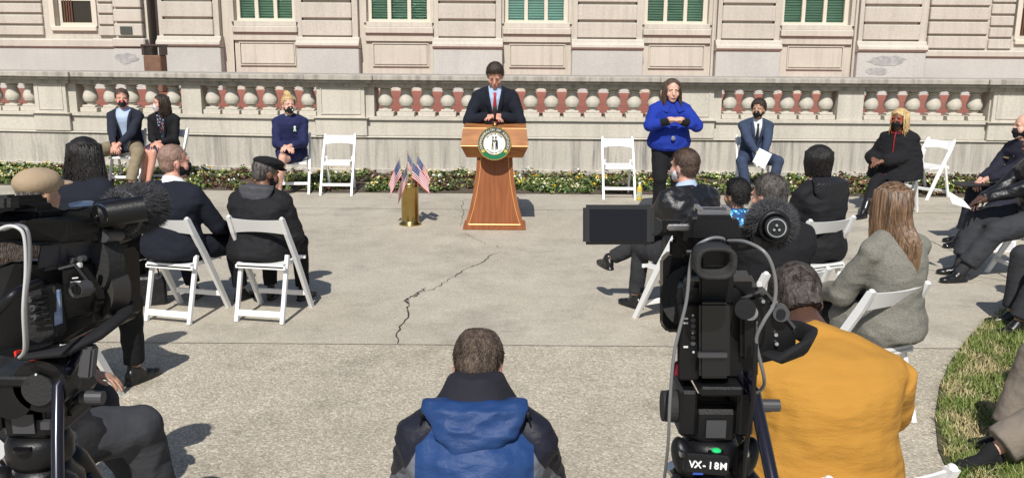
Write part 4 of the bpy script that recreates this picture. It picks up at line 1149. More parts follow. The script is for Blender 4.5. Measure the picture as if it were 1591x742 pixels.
# ---------- 7 cape woman
q = G(1385, 330); CX7, CY7 = q.x, q.y
chair(CX7 + .05, CY7 + .02, 135, 'white folding chair hidden under the woman in black cape')
P = person(CX7, CY7, 137, 'seated woman in black cape with red piping, red glasses and blonde braids', s=1.0, w=1.08, belly=.03, hy=-5, hands=[(.05, .34, .68), (.22, .2, .68)], feet=[(-.08, .70, .085), (.10, .66, .085)], skin='brown', knee_out=.1)
trousers(P, C_black, cuff=.6)
def cape(mb):
    A = P.sp(.97); 
    cs = [P.sp(1.0), P.sp(.88), P.sp(.7), P.sp(.4) + P.F * .03, P.sp(.1) + P.F * .07, P.sp(-.12) + P.F * .10]
    mb.loft(cs, [P.Rv] * 6, [P.F] * 6, [.08, .19, .25, .30, .33, .35], [.08, .13, .17, .20, .23, .25], 28)
    for i in (0, 1): mb.tube([P.E[i], P.E[i].lerp(P.W[i], .7)], [.10, .085], 14, rnd=True)
jacket(P, C_black, 'cape', extra=cape, amp=.012, seed=17, cuff=.6, vox=.015)
mb = MB(); pts = [P.sp(t) + P.F * d_ + P.Rv * x_ for t, d_, x_ in ((1.02, .10, .0), (.9, .155, .0), (.75, .19, .0), (.55, .215, -.0), (.35, .245, .01), (.15, .285, .03), (.0, .305, .03))]; mb.tube(pts, .006, 6)
mb.tube([P.sp(1.05) + P.F * .06 + P.Rv * -.07, P.sp(.98) + P.F * .125 - P.Rv * .05, P.sp(1.0) + P.F * .11, P.sp(.98) + P.F * .125 + P.Rv * .05, P.sp(1.05) + P.F * .06 + P.Rv * .07], .005, 6)
obj('red_piping', mb, mat('red_piping', (.35, .01, .015), .7), P.root)
for i in (0, 1): shoe(P, i, mat('black_boot_leather', (.012, .012, .013), .25) if i == 0 else bpy.data.materials['black_boot_leather'], boot=.85)
long_hair(P, HR['blonde'], .21, 120, 10, wave=.012, wid=.0095, gather=1.05, curl=.006, spread=1.1, front=.05); mask(P, C_maskb)
mb = MB()
for sx in (-1, 1):
    mb.tube([P.hd((sx * .032 + .027 * math.cos(a), .094 - .012 * abs(math.cos(a)), .004 + .022 * math.sin(a))) for a in np.linspace(0, 2 * math.pi, 17)], .004, 6)
    mb.tube([P.hd((sx * .058, .082, .012)), P.hd((sx * .080, .0, .008))], .003, 6)
mb.tube([P.hd((-.006, .098, .006)), P.hd((.006, .098, .006))], .003, 6); obj('glasses', mb, M_red, P.root)
gchair(1437, 305, 118, 'empty white folding chair behind the woman in black cape')
# ---------- 8 officer
gchair(1577, 378, 92, 'white folding chair under the bald officer in uniform')
P = person_at(1572, 378, 98, 'seated bald police officer in dark uniform and black mask with folded hands', s=1.06, w=1.28, belly=.07, hy=-6, hands=[(-.03, .40, .66), (.04, .41, .65)], feet=[(-.10, .66, .085), (.10, .50, .085)], skin='pale', turn=8)
jacket(P, C_uniform, 'uniform_jacket', amp=.008, seed=18); trousers(P, C_uniform); shoes(P, mat('patent_leather', (.008, .008, .009), .08)); mask(P, C_maskb)
mb = MB(); q = P.sp(.70) + P.F * .165; mb.ell(q + P.Rv * -.10, (.024, .008, .03)); obj('badge', mb, mat('badge_gold', (.6, .45, .15), .3, 1), P.root)
mb = MB(); mb.box(q + P.Rv * .09, (.075, .012, .014)); mb2 = mb; obj('name_bar', mb, mat('brass_bar', (.65, .5, .3), .3, 1), P.root)
mb = MB()
for t_ in (.75, .6, .45, .3): mb.ell(P.sp(t_) + P.F * (.155 + .10 * math.exp(-((t_ - .28) / .26) ** 2)), (.009, .006, .009))
for sx in (-1, 1): mb.ell(P.sp(.55) + P.F * .185 + P.Rv * sx * .10, (.009, .006, .009))
obj('buttons', mb, bpy.data.materials['brass_bar'], P.root)
mb = MB(); mb.ell(P.S[0].lerp(P.E[0], .3) + Vector((-.055, .02, 0)), (.012, .045, .05)); obj('shoulder_patch', mb, mat('patch_cloth', (.18, .06, .32), .8, col2=(.45, .35, .12), vscale=50), P.root)
a = wl(P, (0, .55, .60)); held('black_folder', [a + Vector((-.12, -.12, 0)), a + Vector((.16, -.14, .02)), a + Vector((.17, .14, .03)), a + Vector((-.11, .15, 0))], 'black folder lying on the thighs of the police officer', 'folder', .012, M_black)
# ---------- 9 leather jacket at right edge
gchair(1592, 432, 90, 'white folding chair at right edge under the person in grey trousers')
P = person_at(1588, 432, 92, 'person at right edge in black leather jacket and grey trousers holding papers', s=1.06, w=1.15, belly=.02, hands=[(-.02, .50, .66), (.07, .42, .68)], feet=[(-.12, .62, .085), (.12, .50, .085)], skin='dark', knee_out=.3, curl=.6)
jacket(P, C_leather, seed=19, amp=.012); trousers(P, C_grey_tr, th=(.11, .10, .095), sh=(.088, .085, .085), amp=.01, cuff=.80); shoes(P, M_shoe); short_hair(P, HR['black'])
mb = MB()
for i in (0, 1): mb = MB(); mb.tube([P.feet[i], P.feet[i].lerp(P.K[i], .4)], [.045, .05], 12, rnd=True); obj('sock', mb, C_char, P.root, True)
a = wl(P, (-.02, .60, .68)); held('paper_sheet', [a, a + Vector((-.15, .03, .09)), a + Vector((-.09, .02, -.03)), a + Vector((-.0, -.14, -.05))], 'folded white and grey papers held above the grey trousers at right edge', 'paper')
# ---------- 10 lower right seated
gchair(1672, 512, 90, 'white folding chair beyond the right edge beside the lawn')
P = person_at(1672, 512, 92, 'person at right edge beside the lawn, only dark trouser legs in view', s=1.03, feet=[(-.12, .52, .085), (.12, .42, .085)], skin='tan', eyes=False)
jacket(P, C_black, seed=20); trousers(P, C_char, th=(.105, .095, .09), sh=(.085, .08, .078)); shoes(P, M_shoe); short_hair(P, HR['black'])
# ---------- 11 bottom right
q = G(1545, 728)
P = person(q.x + .66, q.y + .08, 88, 'person at lower right corner, only a taupe trouser leg and black shoe in view', s=1.0, feet=[(-.12, .72, .085), (.12, .50, .085)], skin='pale', eyes=False)
jacket(P, C_navy, seed=21); trousers(P, C_taupe, th=(.12, .11, .105), sh=(.10, .098, .098), amp=.008, cuff=.86, vox=.010); shoes(P, cloth('black_suede', (.012, .012, .014), .9, .3)); short_hair(P, HR['dkbrown'])
chair(q.x + .66, q.y + .08, 90, 'white folding chair beyond the lower right corner on the grass')
# ---------- 12 dreadlocks
gchair(150, 482, -14, 'white folding chair under the woman with dreadlocks')
P = person_at(152, 482, -16, 'seated person with long black dreadlocks in dark blazer seen from behind', s=1.02, w=1.24, hy=-8, skin='brown', hands=[(-.1, .3, .6), (.1, .3, .6)])
jacket(P, C_navy2, seed=22, vox=.011); trousers(P, C_black); shoes(P, M_shoe); long_hair(P, HR['black'], .235, 190, 12, wave=.014, wid=.0105, gather=1.3, spread=1.4, curl=.004, cap_t=.024, minlen=.8)
# ---------- 13 buzz cut man
gchair(291, 487, -14, 'white folding chair under the man with shaved head in dark suit')
P = person_at(284, 486, -15, 'seated man with cropped hair in dark suit and white collar seen from behind', s=.99, w=1.30, belly=.03, hy=-38, skin='ruddy', hands=[(-.20, .36, .62), (.24, .34, .62)], feet=[(-.16, .40, .085), (.24, .46, .085)], knee_out=.5, headsc=1.1)
shirt(P, C_white, d=.008); jacket(P, C_navy2, seed=23, vox=.011, flare=.05, hem=(tuple(P.sp(1.02)), tuple(P.U + P.F * .15))); trousers(P, C_navy2, vox=.011); shoes(P, M_shoe); short_hair(P, HR['buzz'], .0015, 1500, .004, 13, front=.07); mask(P, C_maskb)
# ---------- 14 flat cap man
gchair(425, 487, -10, 'white folding chair under the man in black cap')
P = person_at(412, 483, -12, 'seated man in black flat cap and hooded black coat seen from behind', s=.93, w=1.22, lean=14, slouch=.05, hy=-34, hp=14, skin='brown', hands=[(-.1, .3, .6), (.16, .3, .6)], feet=[(-.12, .36, .085), (.16, .40, .085)], hipz=.52)
jacket(P, C_blacks, 'coat', d=.035, w=1.22, seed=24, vox=.011, flare=.07, amp=.010, sl=(.075, .07, .06), skirt=.55); trousers(P, C_black); shoes(P, M_shoe); mask(P, C_maskb); short_hair(P, HR['salt'], .004, 900, .012, 14)
mb = MB(); HM = np.array(P.HM); mb.ell(P.hd((0, .010, .085)), (.112, .138, .048), HM); mb.ell(P.hd((0, -.01, .055)), (.092, .112, .05), HM); mb.ell(P.hd((0, .115, .048)), (.065, .05, .014), HM); me = remesh(mb, .008, 3); smoothobj('flat_cap', me, C_black, P.root)
mb = MB(); c = P.sp(.92) - P.F * .12
mb.loft([c + P.U * .09 + P.F * .06, c + P.U * .06, c, c - P.U * .06, c - P.U * .10], [P.Rv] * 5, [P.F] * 5, [.13, .155, .14, .09, .03], [.07, .065, .055, .045, .02], 22); me = remesh(mb, .009, 3); folds(me, .010, 9, (1, 1, 1), 5); smoothobj('hood', me, C_hood, P.root)
# ---------- 15 tan cap
gchair(95, 632, -12, 'white folding chair under the person in tan cap')
P = person_at(88, 630, -14, 'seated person in tan cap and dark coat half hidden behind the left video camera', s=1.04, w=1.15, hands=[(-.1, .3, .6), (.2, .34, .6)], skin='tan', hy=-15, feet=[(-.15, .4, .085), (.2, .42, .085)], knee_out=.5)
jacket(P, C_black, 'coat', seed=25, skirt=.8, flare=.08, d=.03); trousers(P, C_black); shoes(P, M_shoe); short_hair(P, HR['grey'], .004, 600, .012, 3)
mb = MB(); HM = np.array(P.HM); mb.ell(P.hd((0, -.005, .06)), (.104, .128, .078), HM, 24, 16); mb.ell(P.hd((0, .12, .04)), (.07, .07, .012), HM); me = remesh(mb, .008, 3); smoothobj('cap', me, cloth('tan_cap_cloth', (.40, .30, .20), .9, .2), P.root)
# ---------- 16 left edge
gchair(-22, 478, -16, 'white folding chair cut off by the left edge')
P = person_at(-24, 478, -16, 'person in black coat cut off by the left edge beyond the video camera', s=1.03, w=1.1, skin='brown', eyes=False)
jacket(P, C_black, seed=26); trousers(P, C_black); shoes(P, M_shoe); short_hair(P, HR['black'], .02, 900, .03, 16)
# ---------- 17 lower left
PX17, PY17 = -1.92, 3.28
chair(PX17 - .03, PY17 - .03, -38, 'white folding chair at lower left under the person in dark jacket')
P = person(PX17, PY17, -42, 'seated person at lower left in dark jacket and grey trousers behind the camera tripod', s=1.03, w=1.12, lean=12, hands=[(-.12, .32, .66), (-.10, .24, .70)], feet=[(-.14, .5, .085), (.16, .47, .085)], knee_out=.4, skin='tan', hy=-20)
jacket(P, C_blacks, seed=27, vox=.010, amp=.012, d=.03, flare=.07, skirt=.62, sl=(.072, .068, .055)); trousers(P, C_grey_tr, vox=.010, amp=.010, th=(.11, .10, .092), sh=(.088, .08, .075)); shoes(P, M_shoe); short_hair(P, HR['dkbrown'], .012, 1500, .02, 17)

# ---------- 19 centre front man crouching
P = person(-.115, 2.80, 0, 'man with thinning hair in blue, grey and black hooded jacket crouching at front centre', s=1.03, w=1.10, lean=11, slouch=.05, hp=36, neck=38, hy=-6, skin='ruddy', hipz=.345, st=.80, hands=[(-.16, .42, .55), (.16, .42, .55)], pole=[(-.35, -.5, -.7), (.35, -.5, -.7)], feet=[(-.15, -.02, .085), (.15, .0, .085)], knee_out=.4, vox=.009, headsc=1.0)
m, t, b = newmat('colour_block_shell'); b.inputs['Roughness'].default_value = .55; b.inputs['Specular IOR Level'].default_value = .3
v = vmap(t); sp_ = t.nodes.new('ShaderNodeSeparateXYZ'); t.links.new(v, sp_.inputs[0])
ax = math_n(t, 'ABSOLUTE', sp_.outputs[0])
zsh, zs0 = P.sp(.80).z, P.sp(.72).z
f1 = math_n(t, 'GREATER_THAN', ax, .185)
lim = math_n(t, 'ADD', math_n(t, 'MULTIPLY', math_n(t, 'SUBTRACT', zs0 + .04, sp_.outputs[2]), .55), .185)
f2 = math_n(t, 'GREATER_THAN', ax, lim)
f3 = math_n(t, 'GREATER_THAN', math_n(t, 'ADD', math_n(t, 'MULTIPLY', math_n(t, 'SUBTRACT', sp_.outputs[2], zs0), 1.1), ax), .245)
f3 = math_n(t, 'MULTIPLY', f3, math_n(t, 'GREATER_THAN', sp_.outputs[2], zs0 - .02))
f23 = math_n(t, 'MAXIMUM', math_n(t, 'MULTIPLY', f2, f1), f3)
c = mix(t, f1, (.014, .046, .150), (.13, .14, .165)); c = mix(t, f23, c, (.011, .012, .022)); t.links.new(c, b.inputs['Base Color'])
bumpn(t, b, math_n(t, 'ADD', noise_node(t, vmap(t, (1, 1, 1.8)), 9, 5, .5), math_n(t, 'MULTIPLY', noise_node(t, v, 300, 2), .03)), .6, .03)
jacket(P, m, vox=.008, seed=31, amp=.007, d=.032, w=1.15, flare=.06, fst=(.005, 8, (1, 1, 2.5)), sl=(.070, .070, .06), collar=False)
C_blue_shell = cloth('blue_shell', (.014, .046, .150), .55, .6, 9)
mb = MB(); c = P.sp(.93) - P.F * .135
mb.loft([c + P.U * .075 + P.F * .05, c + P.U * .05 + P.F * .02, c - P.U * .02 - P.F * .01, c - P.U * .08 - P.F * .015, c - P.U * .14 - P.F * .015, c - P.U * .20 - P.F * .005], [P.Rv] * 6, [P.F] * 6, [.165, .172, .135, .088, .046, .008], [.045, .05, .046, .04, .03, .016], 26)
me = remesh(mb, .007, 3); folds(me, .010, 9, (1, 1, 2.2), 7); smoothobj('hood', me, C_blue_shell, P.root)
mb = MB(); c = P.sp(1.0) - P.F * .02
mb.loft([c - P.U * .05, c + P.U * .01, c + P.U * .06, c + P.U * .105], [P.Rv] * 4, [P.F] * 4, [.165, .145, .112, .088], [.14, .13, .118, .105], 26); me = remesh(mb, .007, 3); folds(me, .004, 9, (1, 1, 1), 8); smoothobj('collar', me, cloth('dark_fleece', (.018, .018, .026), .9, .3), P.root)
trousers(P, C_char); shoes(P, M_shoe)
short_hair(P, HR['thin'], .006, 9000, .017, 19, bald=lambda q: (q.x / .042) ** 2 + ((q.y + .022) / .055) ** 2 < 1 - .3 * noise.noise(Vector((q.x * 90, q.y * 90, q.z * 90))) and q.z > .055, amp=.003)
for sx in (-1, 1):
    mb = MB(); q = P.sp(.99) - P.F * .12 + P.Rv * sx * .165; mb.ell(q, (.012, .012, .014)); mb.tube([q, q + Vector((sx * .01, -.01, -.03))], .003, 6); obj('hood_toggle', mb, M_black, P.root)
# ---------- 20 leather jacket man
gchair(1052, 500, 30, 'white folding chair under the man in black leather jacket')
P = person_at(1056, 498, 28, 'seated man in black leather jacket with pale blue collar and crossed legs', s=1.0, w=1.2, hy=14, skin='ruddy', hands=[(-.06, .38, .66), (.06, .36, .66)], feet=[(-.10, .44, .085), (-.20, .70, .36)], knee_out=.05)
shirt(P, C_blue_sh, d=.008); jacket(P, C_leather, seed=32, vox=.011, amp=.012, d=.03, sl=(.074, .068, .055), hem=(tuple(P.sp(1.02)), tuple(P.U + P.F * .15))); trousers(P, C_char); shoes(P, M_shoe); short_hair(P, HR['midbrown'], .007, 2600, .016, 20); mask(P, C_white)
# ---------- 21 boy
gchair(1136, 511, 14, 'white folding chair under the boy in blue leaf shirt')
P = person_at(1134, 509, 14, 'young boy with dark hair in bright blue leaf patterned shirt', s=.72, w=1.0, skin='tan', hipz=.735, feet=[(-.1, .42, .30), (.1, .42, .30)], hands=[(-.1, .3, .84), (.1, .3, .84)], hy=20, headsc=1.1)
jacket(P, C_hawaii, 'shirt', short=.6, d=.016, seed=33); trousers(P, C_navy); shoes(P, M_shoe); short_hair(P, HR['black'], .014, 1600, .03, 21)
# ---------- 22 man in dark suit
gchair(1190, 604, 18, 'white folding chair under the large man in black suit behind the right video camera')
P = person_at(1180, 600, 16, 'large man with greying dark hair in black suit just behind the right video camera', s=1.0, w=1.30, belly=.03, hy=22, hp=6, skin='ruddy', lean=6, hands=[(-.1, .35, .6), (.1, .35, .6)])
jacket(P, C_black, seed=34, vox=.011, amp=.007); trousers(P, C_black); shoes(P, M_shoe); short_hair(P, HR['salt'], .008, 3000, .016, 22)
# ---------- 23 bob woman
gchair(1248, 487, 24, 'white folding chair under the woman with black bobbed hair')
P = person_at(1256, 484, 24, 'seated woman with black bobbed hair, striped scarf and quilted black hood', s=1.0, w=1.06, hy=-2, skin='tan', hands=[(-.1, .3, .62), (.12, .3, .6)])
jacket(P, C_blacks, 'coat', seed=35, vox=.011, d=.032, amp=.01, skirt=.5, flare=.05, sl=(.073, .068, .056)); trousers(P, C_black); shoes(P, M_shoe); long_hair(P, HR['black'], .115, 420, 23, wave=.006, wid=.008, gather=.80, spread=1.08, cap_t=.018, minlen=.8)
m, t, b = newmat('quilted_cloth'); b.inputs['Base Color'].default_value = (.016, .016, .019, 1); b.inputs['Roughness'].default_value = .6
v = vmap(t); wv = []
for ang in (45, -45):
    mp = t.nodes.new('ShaderNodeMapping'); mp.inputs['Rotation'].default_value = (0, R(ang), 0); t.links.new(v, mp.inputs[0])
    wn = t.nodes.new('ShaderNodeTexWave'); wn.inputs['Scale'].default_value = 18; wn.wave_profile = 'SIN'; t.links.new(mp.outputs[0], wn.inputs[0]); wv.append(ramp(t, wn.outputs['Fac'], [(0, 0.0), (.25, 1.0)]))
bumpn(t, b, mix(t, 1, wv[0], wv[1], 'MULTIPLY'), 1, .02)
mb = MB(); c = P.sp(.88) - P.F * .12
mb.loft([c + P.U * .11 + P.F * .07, c + P.U * .07, c, c - P.U * .08, c - P.U * .13], [P.Rv] * 5, [P.F] * 5, [.12, .165, .165, .11, .04], [.07, .07, .06, .045, .02], 22); me = remesh(mb, .009, 3); smoothobj('hood', me, m, P.root)
ms, t, b = newmat('striped_scarf'); v = vmap(t); wn = t.nodes.new('ShaderNodeTexWave'); wn.inputs['Scale'].default_value = 9; wn.bands_direction = 'DIAGONAL'; wn.inputs['Distortion'].default_value = 3; t.links.new(v, wn.inputs[0]); b.inputs['Roughness'].default_value = .9
t.links.new(ramp(t, wn.outputs['Fac'], [(.2, (.25, .03, .05)), (.45, (.6, .52, .5)), (.7, (.05, .04, .06)), (.9, (.6, .55, .5))]), b.inputs['Base Color'])
mb = MB(); c = P.sp(1.02); mb.tube([c + P.Rv * .085 * math.cos(a) + P.F * (.08 * math.sin(a)) + P.U * .012 * math.sin(2 * a) for a in np.linspace(0, 2 * math.pi, 20)], [.028] * 20, 10); obj('scarf', mb, ms, P.root, True)
# ---------- 24 long brown hair
gchair(1328, 640, 26, 'white folding chair with the grey tweed coat showing under its backrest')
P = person_at(1356, 636, 26, 'seated woman with long straight light brown hair in grey tweed coat', s=1.01, w=.97, hy=8, lean=4, skin='pale', hands=[(-.12, .34, .64), (.12, .34, .62)], vox=.01)
jacket(P, C_tweed, 'coat', seed=36, vox=.009, d=.028, amp=.007, skirt=.5, flare=.06, sl=(.074, .070, .06)); trousers(P, C_black); shoes(P, M_shoe)
hm, t, b = newmat('hair_light_brown_streaked'); b.inputs['Roughness'].default_value = .42; v = vmap(t, (1, 1, .06)); sp_ = t.nodes.new('ShaderNodeSeparateXYZ'); t.links.new(vmap(t), sp_.inputs[0])
st_ = ramp(t, noise_node(t, v, 75, 3, .6), [(.36, (.045, .024, .013)), (.5, (.13, .075, .042)), (.68, (.30, .185, .105))])
mr = t.nodes.new('ShaderNodeMapRange'); mr.inputs['From Min'].default_value = 1.20; mr.inputs['From Max'].default_value = .92; t.links.new(sp_.outputs[2], mr.inputs['Value'])
t.links.new(mix(t, math_n(t, 'MULTIPLY', mr.outputs[0], .35), st_, (.27, .165, .09)), b.inputs['Base Color'])
long_hair(P, hm, .37, 1800, 24, wave=.020, wid=.0042, gather=.80, spread=1.03, cap_t=.010, front=.05, minlen=.55, back=.085); mask(P, cloth('grey_mask', (.35, .36, .38), .8, .1))
# ---------- 25 yellow shirt
chair(1.10, 2.72, 12, 'white folding chair behind the broad back in mustard shirt')
P = person(1.075, 2.93, 5, 'broad shouldered man with cropped grey hair in tight mustard yellow T-shirt', s=1.06, w=1.26, belly=.11, lean=17, slouch=.09, hy=4, hp=40, neck=44, skin='dark', hands=[(-.22, .42, .62), (.24, .40, .62)], vox=.01, shw=1.0, st=.72, headsc=1.10, pole=[(-.5, -.4, -.6), (.5, -.4, -.6)])
jacket(P, C_yellow, 'shirt', short=.75, d=.018, vox=.009, amp=.006, seed=37, sl=(.078, .07, .06), collar=False, flare=.05, fst=(.0028, 5, (.7, .9, 2.6)))
trousers(P, C_char, th=(.12, .11, .10)); shoes(P, M_shoe); short_hair(P, HR['shortgrey'], .002, 9000, .005, 25, front=.07, back=-.045)
mb = MB(); mb.tube([P.N - P.U * .02 - P.F * .02, P.HC + Vector((0, -.045, -.07))], [.075, .068], 18, rnd=True); 
# ================================================================ LECTERN
LY = 10.02; lx = G(768, 357).x
def wood(nm, c1, c2, stretch, sc=4):
    m, t, b = newmat(nm); b.inputs['Roughness'].default_value = .5; b.inputs['Specular IOR Level'].default_value = .3
    v = vmap(t, stretch); n = noise_node(t, v, sc, 6, .6)
    w_ = t.nodes.new('ShaderNodeTexWave'); w_.inputs['Scale'].default_value = 1.6; w_.inputs['Distortion'].default_value = 9; w_.inputs['Detail'].default_value = 3; w_.inputs['Detail Scale'].default_value = 1.5; t.links.new(v, w_.inputs[0])
    t.links.new(ramp(t, mix(t, .22, n, w_.outputs['Fac']), [(.25, c1), (.75, c2)]), b.inputs['Base Color']); return m
W_v = wood('walnut_upright', (.20, .064, .022), (.29, .098, .036), (3.2, 3.2, .5))
W_h = wood('walnut_crosswise', (.24, .085, .025), (.44, .19, .065), (.55, 3.2, 3.8))
M_inlay = mat('gold_inlay', (.62, .33, .10), .35, .2); M_gold = mat('gold_leaf', (.62, .44, .16), .3, .8)
lt = empty('lectern', (lx, LY, 0), 0, 'tall polished wooden lectern with a round state seal at the middle of the plaza', 'lectern')
prof = [(0, .352), (.035, .352), (.036, .335), (.12, .315), (.25, .278), (.4, .247), (.55, .222), (.7, .206), (.84, .198)]
def lect_front(z): return .0 + .10 * (z / .84)
mb = MB(); V = []; F = []; n = len(prof)
for z, hw in prof: V += [(-hw, lect_front(z), z), (hw, lect_front(z), z), (hw * .96, .42 + .02 * z, z), (-hw * .96, .42 + .02 * z, z)]
for i in range(n - 1):
    for j in range(4): F.append((4 * i + j, 4 * i + (j + 1) % 4, 4 * i + 4 + (j + 1) % 4, 4 * i + 4 + j))
F += [(3, 2, 1, 0), (4 * n - 4, 4 * n - 3, 4 * n - 2, 4 * n - 1)]
mb.add(V, F); obj('column', mb, W_v, lt)
mb = MB(); mb.b2(-.356, .356, -.012, .44, .0, .028, 0, .004); obj('base', mb, W_v, lt)
mb = MB()
for sx in (-1, 1):
    pts = [(sx * (hw - .045), lect_front(z) - .001, z) for z, hw in prof if .03 < z] ; pts[0] = (sx * .297, lect_front(.06) - .001, .06); pts = [pts[0]] + [q for q in pts[1:] if q[2] > .1]
    mb.tube(pts, .0055, 6)
mb.tube([(-.297, lect_front(.06) - .001, .06), (.297, lect_front(.06) - .001, .06)], .0055, 6); obj('inlay', mb, M_inlay, lt)
# head: hexagonal wedge
hp_ = [(.06, .815, .315), (-.06, .955, .375), (.00, 1.145, .352), (.48, 1.165, .352), (.50, .99, .375), (.42, .815, .315)]
mb = MB(); V = [(-w_, y_, z_) for y_, z_, w_ in hp_] + [(w_, y_, z_) for y_, z_, w_ in hp_]
F = [(0, 1, 2, 3, 4, 5), (11, 10, 9, 8, 7, 6)] + [(i, i + 6, (i + 1) % 6 + 6, (i + 1) % 6) for i in range(6)]
mb.add(V, F); obj('top', mb, W_h, lt)
mb = MB(); mb.tube([(-.376, -.061, .955), (.376, -.061, .955)], .005, 6); mb.tube([(-.353, .0, 1.146), (.353, .0, 1.146)], .004, 6); obj('edge_inlay', mb, M_inlay, lt)
# seal
sc_ = (0, -.085, .99); SR = .182
seal = []
def disc(nm, r0, r1, y0, th, m, par):
    mb = MB(); k = 64; V = []; F = []
    a = np.linspace(0, 2 * math.pi, k + 1)[:-1]
    for r, y in ((r1, y0 - th), (r1, y0), (r0, y0), (r0, y0 - th)):
        V += [(sc_[0] + max(r, .0001) * math.cos(t_), y, sc_[2] + max(r, .0001) * math.sin(t_)) for t_ in a]
    for i in range(4):
        for j in range(k): F.append((i * k + j, i * k + (j + 1) % k, ((i + 1) % 4) * k + (j + 1) % k, ((i + 1) % 4) * k + j))
    mb.add(V, F); return obj(nm, mb, m, par)
M_sealring = mat('seal_ring', (.075, .085, .075), .4); M_sealw = mat('seal_white', (.72, .74, .70), .4); M_sealg = mat('seal_green', (.01, .16, .07), .4)
sl_ = disc('seal', 0, SR, -.085, .02, M_sealring, lt)
disc('rim', SR - .006, SR + .003, -.083, .028, M_gold, sl_); disc('inner_rim', .120, .126, -.104, .006, M_gold, sl_); disc('centre', 0, .120, -.104, .002, M_sealw, sl_)
mb = MB(); V = []; a0, a1 = R(208), R(332); k = 30
for a in np.linspace(a0, a1, k): V.append((.126 * math.cos(a), -.1065, .99 + .126 * math.sin(a)))
for a in np.linspace(a1, a0, k): V.append((.175 * math.cos(a), -.1065, .99 + .175 * math.sin(a)))
mb.add(V, []); mb.f = [(i, i + 1, 2 * k - 2 - i, 2 * k - 1 - i) for i in range(k - 1)]; mb.m = [0] * (k - 1)
obj('green_band', mb, M_sealg, sl_)
mb = MB()
for a in (R(214), R(326)):
    cx, cz = .150 * math.cos(a), .99 + .150 * math.sin(a)
    for j in range(7):
        b_ = j * .9; mb.ell((cx + .012 * math.cos(b_), -.109, cz + .012 * math.sin(b_)), (.009, .004, .006))
obj('goldenrod_sprig', mb, mat('sprig_gold', (.65, .5, .12), .4), sl_)
def glyph(mb, ch, size, M):
    cu = bpy.data.curves.new('g', 'FONT'); cu.body = ch; cu.size = size; cu.align_x = 'CENTER'; cu.align_y = 'CENTER'; cu.extrude = .0015; cu.offset = size * .012; cu.resolution_u = 2
    o = bpy.data.objects.new('g', cu); COL.objects.link(o); dg = bpy.context.evaluated_depsgraph_get()
    me = bpy.data.meshes.new_from_object(o.evaluated_get(dg))
    V = [tuple(M @ v_.co) for v_ in me.vertices]
    if V: mb.add(V, [tuple(p.vertices) for p in me.polygons])
    bpy.data.objects.remove(o); bpy.data.curves.remove(cu); bpy.data.meshes.remove(me)
def arc_text(s_, r, size, a_mid, span, y, flip=False):
    mb = MB(); n_ = len(s_)
    for i, ch in enumerate(s_):
        if ch == ' ': continue
        f = (i + .5) / n_ - .5; a = a_mid - f * span if not flip else a_mid + f * span
        rot = a - math.pi / 2 if not flip else a + math.pi / 2
        M = Matrix.Translation((r * math.cos(a), y, .99 + r * math.sin(a))) @ Matrix.Rotation(-rot, 4, 'Y') @ Matrix.Rotation(R(90), 4, 'X')
        glyph(mb, ch, size, M)
    return mb
obj('lettering', arc_text('COMMONWEALTH OF KENTUCKY', .150, .036, R(90), R(228), -.107), mat('seal_letter', (.70, .68, .55), .4), sl_)
M_ink = mat('seal_ink', (.05, .03, .025), .5)
obj('motto_top', arc_text('UNITED WE STAND', .104, .019, R(90), R(105), -.1075), M_ink, sl_)
obj('motto_bottom', arc_text('DIVIDED WE FALL', .104, .019, R(270), R(105), -.1075, True), M_ink, sl_)
mb = MB()
for sx, c_ in ((-1, 0), (1, 1)):
    x = sx * .016
    mb.ell((x, -.109, 1.058), (.009, .005, .012), mi=c_); mb.tube([(x, -.108, 1.045), (x + sx * .006, -.108, 1.01), (x + sx * .004, -.108, .985)], [.010, .014, .012], 8, c_, True, .35)
    mb.tube([(x + sx * .006, -.108, .99), (x + sx * .012, -.108, .925)], [.009, .006], 8, c_, True, .5); mb.tube([(x, -.108, .99), (x - sx * .002, -.108, .925)], [.009, .006], 8, c_, True, .5)
    mb.tube([(x, -.111, 1.03), (0, -.112, 1.012)], [.006, .005], 6, c_, True)
    if sx > 0: mb.add([(x + .0, -.107, 1.03), (x + .022, -.107, 1.02), (x + .024, -.107, .93), (x + .006, -.107, .93)], [(0, 1, 2, 3)], c_)
obj('two_figures', mb, [mat('figure_brown', (.10, .055, .03), .5), mat('figure_dark', (.03, .03, .035), .5)], sl_)
# microphone
mc = empty('microphone', (lx, LY + .17, 1.152), 0, 'black microphone on a short stem standing on top of the lectern', 'microphone')
mb = MB(); mb.lathe((0, 0, 0), [(.028, 0), (.028, .02), (.018, .03), (.016, .06)], 16); obj('stem_base', mb, mat('dark_brass', (.20, .14, .06), .35, .8), mc, True)
mb = MB(); mb.tube([(0, 0, .05), (0, -.01, .12), (0, -.015, .15)], .013, 10); obj('stem', mb, M_black, mc, True)
mb = MB(); mb.tube([(0, -.015, .14), (0, -.03, .20)], [.020, .023], 14, rnd=True); obj('mic_head', mb, M_black_soft, mc, True)
